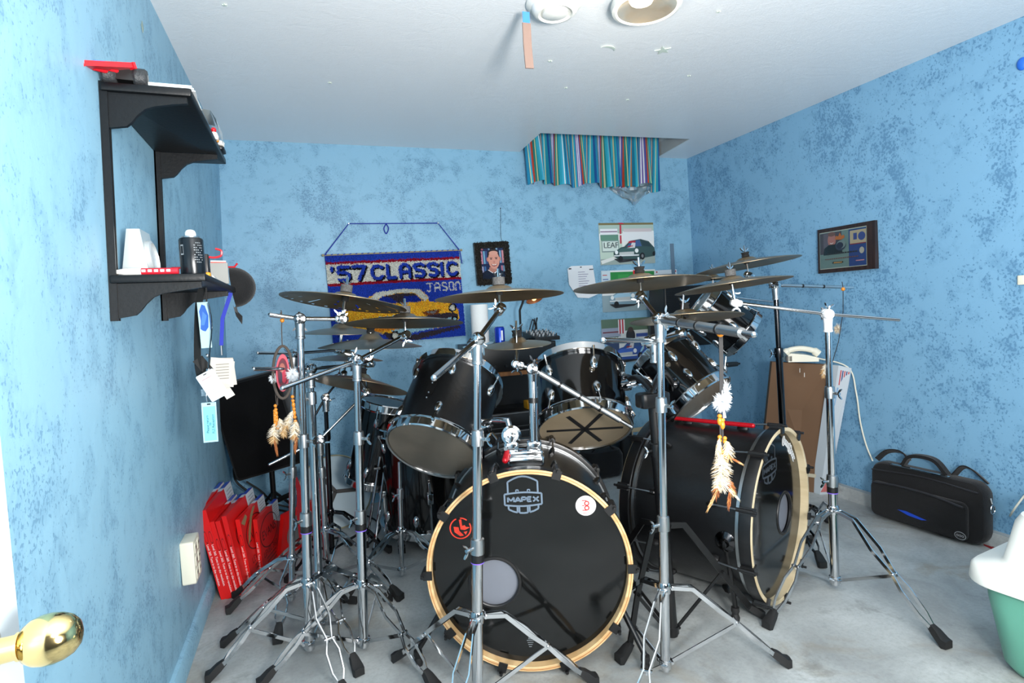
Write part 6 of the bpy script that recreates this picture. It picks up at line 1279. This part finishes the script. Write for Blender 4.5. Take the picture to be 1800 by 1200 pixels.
m.poly(e_(-1, -8, 5.0, 9), (150, 92, 84)); m.poly([p+nrm*.0004 for p in e_(2.5, 6, 4.5, 12)], (170, 60, 76)); m.poly([p+nrm*.0007 for p in e_(-3.5, 8, 3, 10)], (70, 60, 72)); m.poly([p+nrm*.0009 for p in e_(-1, -6, 2.6, 5)], (176, 116, 104)); m.build('medallion', PRINTG, t, flat=True)
for (x, y), rx in (((481, 664), .018), ((514, 658), .024)):
    m = MB(); tuft(m, Q(x, y, -.012), (rx, rx, rx*1.25), 420, WHT_, .5); m.build('fur_tuft', FEA, t, flat=True)
for xs, ys in (((484, 488), (713, 752)), ((514, 519), (697, 740)), ((483, 484), (722, 747))):
    m = MB(); n_ = 6; beads(m, [(Q(xs[0]+(xs[1]-xs[0])*k/n_, ys[0]+(ys[1]-ys[0])*k/n_), 1 if k not in (2, 4) else 1.7) for k in range(n_+1)], .0060); m.build('bead_string', BEAD, t)
for p0, p1, w, c_, tc in (((484, 744), (480, 780), .022, CRM, TAN), ((482, 770), (487, 797), .005, RUS, RUS), ((491, 735), (500, 768), .016, CRM, TAN), ((515, 722), (498, 762), .016, CRM, TAN), ((519, 738), (517, 776), .02, CRM, TAN), ((521, 765), (519, 792), .006, RUS, RUS)):
    m = MB(); feather(m, Q(*p0, -.004), Q(*p1, -.006), w, c_, tc); m.build('feather', FEA, t, flat=True)
# second: black cord with white fluff, on the counterweight between the bass drums
pS = S5T.lerp(S5E, .62); d0 = depth(pS)-.016
t = dc_root('feather charm with white fluff hanging in front of the second bass drum', pS)
m = MB(); m.tube([Q(1267, 566), Q(1266, 578), Q(1267, 595)], .0018, 6); m.bar([Q(1267, 590), Q(1268, 640), Q(1268, 695)], .010, .002, CR); m.bar([Q(1266, 745), Q(1267, 790)], .0045, .002, CR); m.bar([Q(1270, 748), Q(1271, 795)], .0045, .002, CR); m.build('cord', BLKCORD, t)
m = MB(); beads(m, [(Q(1266, 586), 1)], .0095); m.build('top_bead', BEAD, t)
m = MB(); tuft(m, Q(1269, 706, -.006), (.026, .024, .03), 620, WHT_, .35); tuft(m, Q(1276, 690, .004), (.014, .02, .035), 200, WHT_, .1)
for k in range(40): strand(m, Q(1272, 715, -.006), Q(1274+random.uniform(-3, 3), 735, -.006), .0012, WHT_[k % 3])
m.build('fur_tuft', FEA, t, flat=True)
m = MB(); beads(m, [(Q(1265, 731), .9), (Q(1265, 740), 1.8), (Q(1270, 738), .9), (Q(1270, 747), 1.8)], .0062); beads(m, [(Q(1265, 768), 1), (Q(1265, 774), 1), (Q(1274, 770), 1), (Q(1274, 776), 1), (Q(1266, 788), 1), (Q(1267, 794), 1), (Q(1271, 794), 1), (Q(1271, 800), 1)], .0055); m.build('beads', BEAD, t)
for p0, p1, w, c_, tc in (((1268, 798), (1270, 862), .026, CRM, CRM), ((1277, 775), (1282, 806), .016, CRM, TAN), ((1265, 770), (1262, 800), .008, CRM, CRM), ((1266, 832), (1258, 872), .014, CRM, RUS), ((1281, 840), (1288, 866), .010, RUS, TAN), ((1283, 862), (1281, 888), .005, RUS, RUS), ((1264, 855), (1245, 894), .004, TAN, TAN), ((1272, 850), (1295, 874), .004, CRM, CRM), ((1284, 804), (1298, 812), .003, RUS, TAN)):
    m = MB(); feather(m, Q(*p0, -.004), Q(*p1, -.006), w, c_, tc, 230 if w > .02 else 130); m.build('feather', FEA, t, flat=True)
# third: on the far right arm
pe = at(1481, 503, depth(S7T)-.01); d0 = depth(pe)-.01
t = dc_root('feather charm hanging from the far right arm, partly behind the chrome pole', pe)
m = MB(); m.tube([Q(1480, 495), Q(1482, 505), Q(1482, 548), Q(1474, 600), Q(1462, 640)], .0016, 6); m.build('cord', BLKCORD, t)
m = MB(); beads(m, [(Q(1482, 508), 1)], .009); m.build('top_bead', BEAD, t)
m = MB(); tuft(m, Q(1472, 578, .02), (.02, .02, .03), 200, CRM, .4); m.build('fur_tuft', FEA, t, flat=True)
for p0, p1 in (((1455, 636), (1444, 656)), ((1452, 645), (1447, 664))): m = MB(); feather(m, Q(*p0, .02), Q(*p1, .02), .012, CRM, TAN, 90); m.build('feather', FEA, t, flat=True)
# ------------------------------------------------------------------ clear head with taped cross leaning at the back left
c = at(590, 868, 3.2); n = (V3((.12, -.92, .32))).normalized(); R = 64/FPX*3.2
c = V3((c.x, c.y, R*.95)); t = thing('spare_drumhead', 'clear spare drumhead with black tape cross leaning behind the back left stands', 'drumhead', (c.x, c.y, 0))
m = MB(); m.lathe(c, n, [(R, -.006), (R, .006), (R-.006, .008), (R-.008, -.004)], 56); m.build('rim', mat('aluminium_rim', (150, 146, 120), .35, .7), t)
m = MB(); m.disc(c, n, R-.006, 48); m.build('film', mat('hazy_film', (176, 196, 206), .18, trans=.35), t)
x, y, z = frame(n); m = MB()
for an in (35, 150, 265): d = x*math.cos(math.radians(an))+y*math.sin(math.radians(an)); s_ = n.cross(d); m.add([c+n*.002+d*R*q+s_*w for q, w in ((0, -.011), (.85, -.011), (.85, .011), (0, .011))], [[0, 1, 2, 3]])
m.build('tape_cross', mat('black_gaffer_tape'), t)
# black PA speaker in the back right corner, up on a pole
a, b, c_ = ony(1168, 503, 3.30), ony(1262, 500, 3.30), ony(1166, 612, 3.30); w, h = (b-a).length, (a-c_).length
t = thing('pa_speaker', 'black speaker with perforated grille on a pole in the back right corner', 'speaker', (a.x+w/2, 3.42, 0))
cc = V3((a.x+w/2, 3.40, a.z-h/2)); m = MB(); m.rbox(cc, (w, .20, h), .02, topr=.01); m.build('cabinet', BLKPLASTIC, t)
m = MB(); m.box(cc-YA*.101, (w-.02, .004, h-.02)); g = m.build('grille', mat('black_grille', (20, 20, 22), .5, .3), t); m = MB()
nx_, nz_ = int(w/.014), int(h/.014)
for i in range(nx_):
    for j in range(nz_): x_, z_ = cc.x-w/2+.016+i*(w-.032)/(nx_-1), cc.z-h/2+.016+j*(h-.032)/(nz_-1); m.disc((x_+(.003 if j % 2 else 0), cc.y-.1035, z_), (0, -1, 0), .0035, 6)
m.build('grille_holes', mat('grille_hole', (4, 4, 5), .9), t, flat=True)
m = MB(); m.cyl((cc.x, cc.y, .01), (cc.x, cc.y, cc.z-h/2+.01), .016, n=12); m.lathe((cc.x, cc.y, 0), ZA, [(.0, 0), (.15, 0), (.15, .012), (.03, .03), (.0, .03)], 24); m.build('pole', BLKMETAL, t)
# loose cables on the floor
m = MB(); m.tube(curve([onz(560, 905, .006), onz(600, 912, .006), onz(640, 905, .006), onz(668, 925, .006), onz(640, 960, .006), onz(600, 945, .006), onz(570, 950, .006)], 8), .005, 7); o = m.build('floor_cable', RUBBER, None, onz(600, 912)); tag(o, 'black cable looping on the floor below the spare drumhead', 'cable')
# red strap on the leftmost stands
m = MB(); a, b = at(517, 835, 2.42), at(525, 905, 2.42); m.bar(curve([a, a.lerp(b, .4)+V3((.012, 0, 0)), b], 6), .022, .003, V3((.8, -.6, 0))); m.bar([b, b+V3((.003, .0, -.10))], .018, .003, V3((.8, -.6, 0))); o = m.build('red_strap', mat('red_nylon', (168, 20, 28), .6), None, a); tag(o, 'narrow red strap hanging between the leftmost stand poles', 'strap')
# ------------------------------------------------------------------ light: flash at the camera, two added unseen fills behind it, ceiling lamp, desk lamp
def area(name, loc, aim, size, power, col=(1, 1, 1)):
    l = bpy.data.lights.new(name, 'AREA'); l.shape = 'DISK'; l.size = size; l.energy = power; l.color = col; o = bpy.data.objects.new(name, l); COL.objects.link(o); o.location = loc
    o.rotation_euler = (V3(aim)-V3(loc)).to_track_quat('-Z', 'Y').to_euler(); return o
def point(name, loc, r, power, col=(1, 1, 1)):
    l = bpy.data.lights.new(name, 'POINT'); l.shadow_soft_size = r; l.energy = power; l.color = col; o = bpy.data.objects.new(name, l); COL.objects.link(o); o.location = loc; return o
point('flash', (.05, .02, 1.32), .10, FLASH, (1.0, .985, .96))
area('rear_fill', (1.0, -1.12, 1.15), (1.1, 2.0, 1.35), 1.0, REAR_FILL, (1.0, .985, .96))  # unseen fill added behind the camera to lift the whole room
area('ceiling_fill', (.5, -.40, 1.15), (.8, 1.0, 2.2), .4, CEIL_FILL, (1.0, .985, .96))  # unseen upward fill added to brighten the ceiling
point('ceiling_lamp_light', (1.17, 1.72, 2.12), .06, 1.2, (1, .9, .75))
w = bpy.data.worlds.new('world'); SC.world = w; w.use_nodes = True; w.node_tree.nodes['Background'].inputs[0].default_value = (.8, .88, 1, 1); w.node_tree.nodes['Background'].inputs[1].default_value = .25
vs = SC.view_settings; vs.view_transform = 'Standard'; vs.look = 'None'; vs.gamma = 1; vs.exposure = EXPO
try: vs.use_curve_mapping = False
except Exception: pass
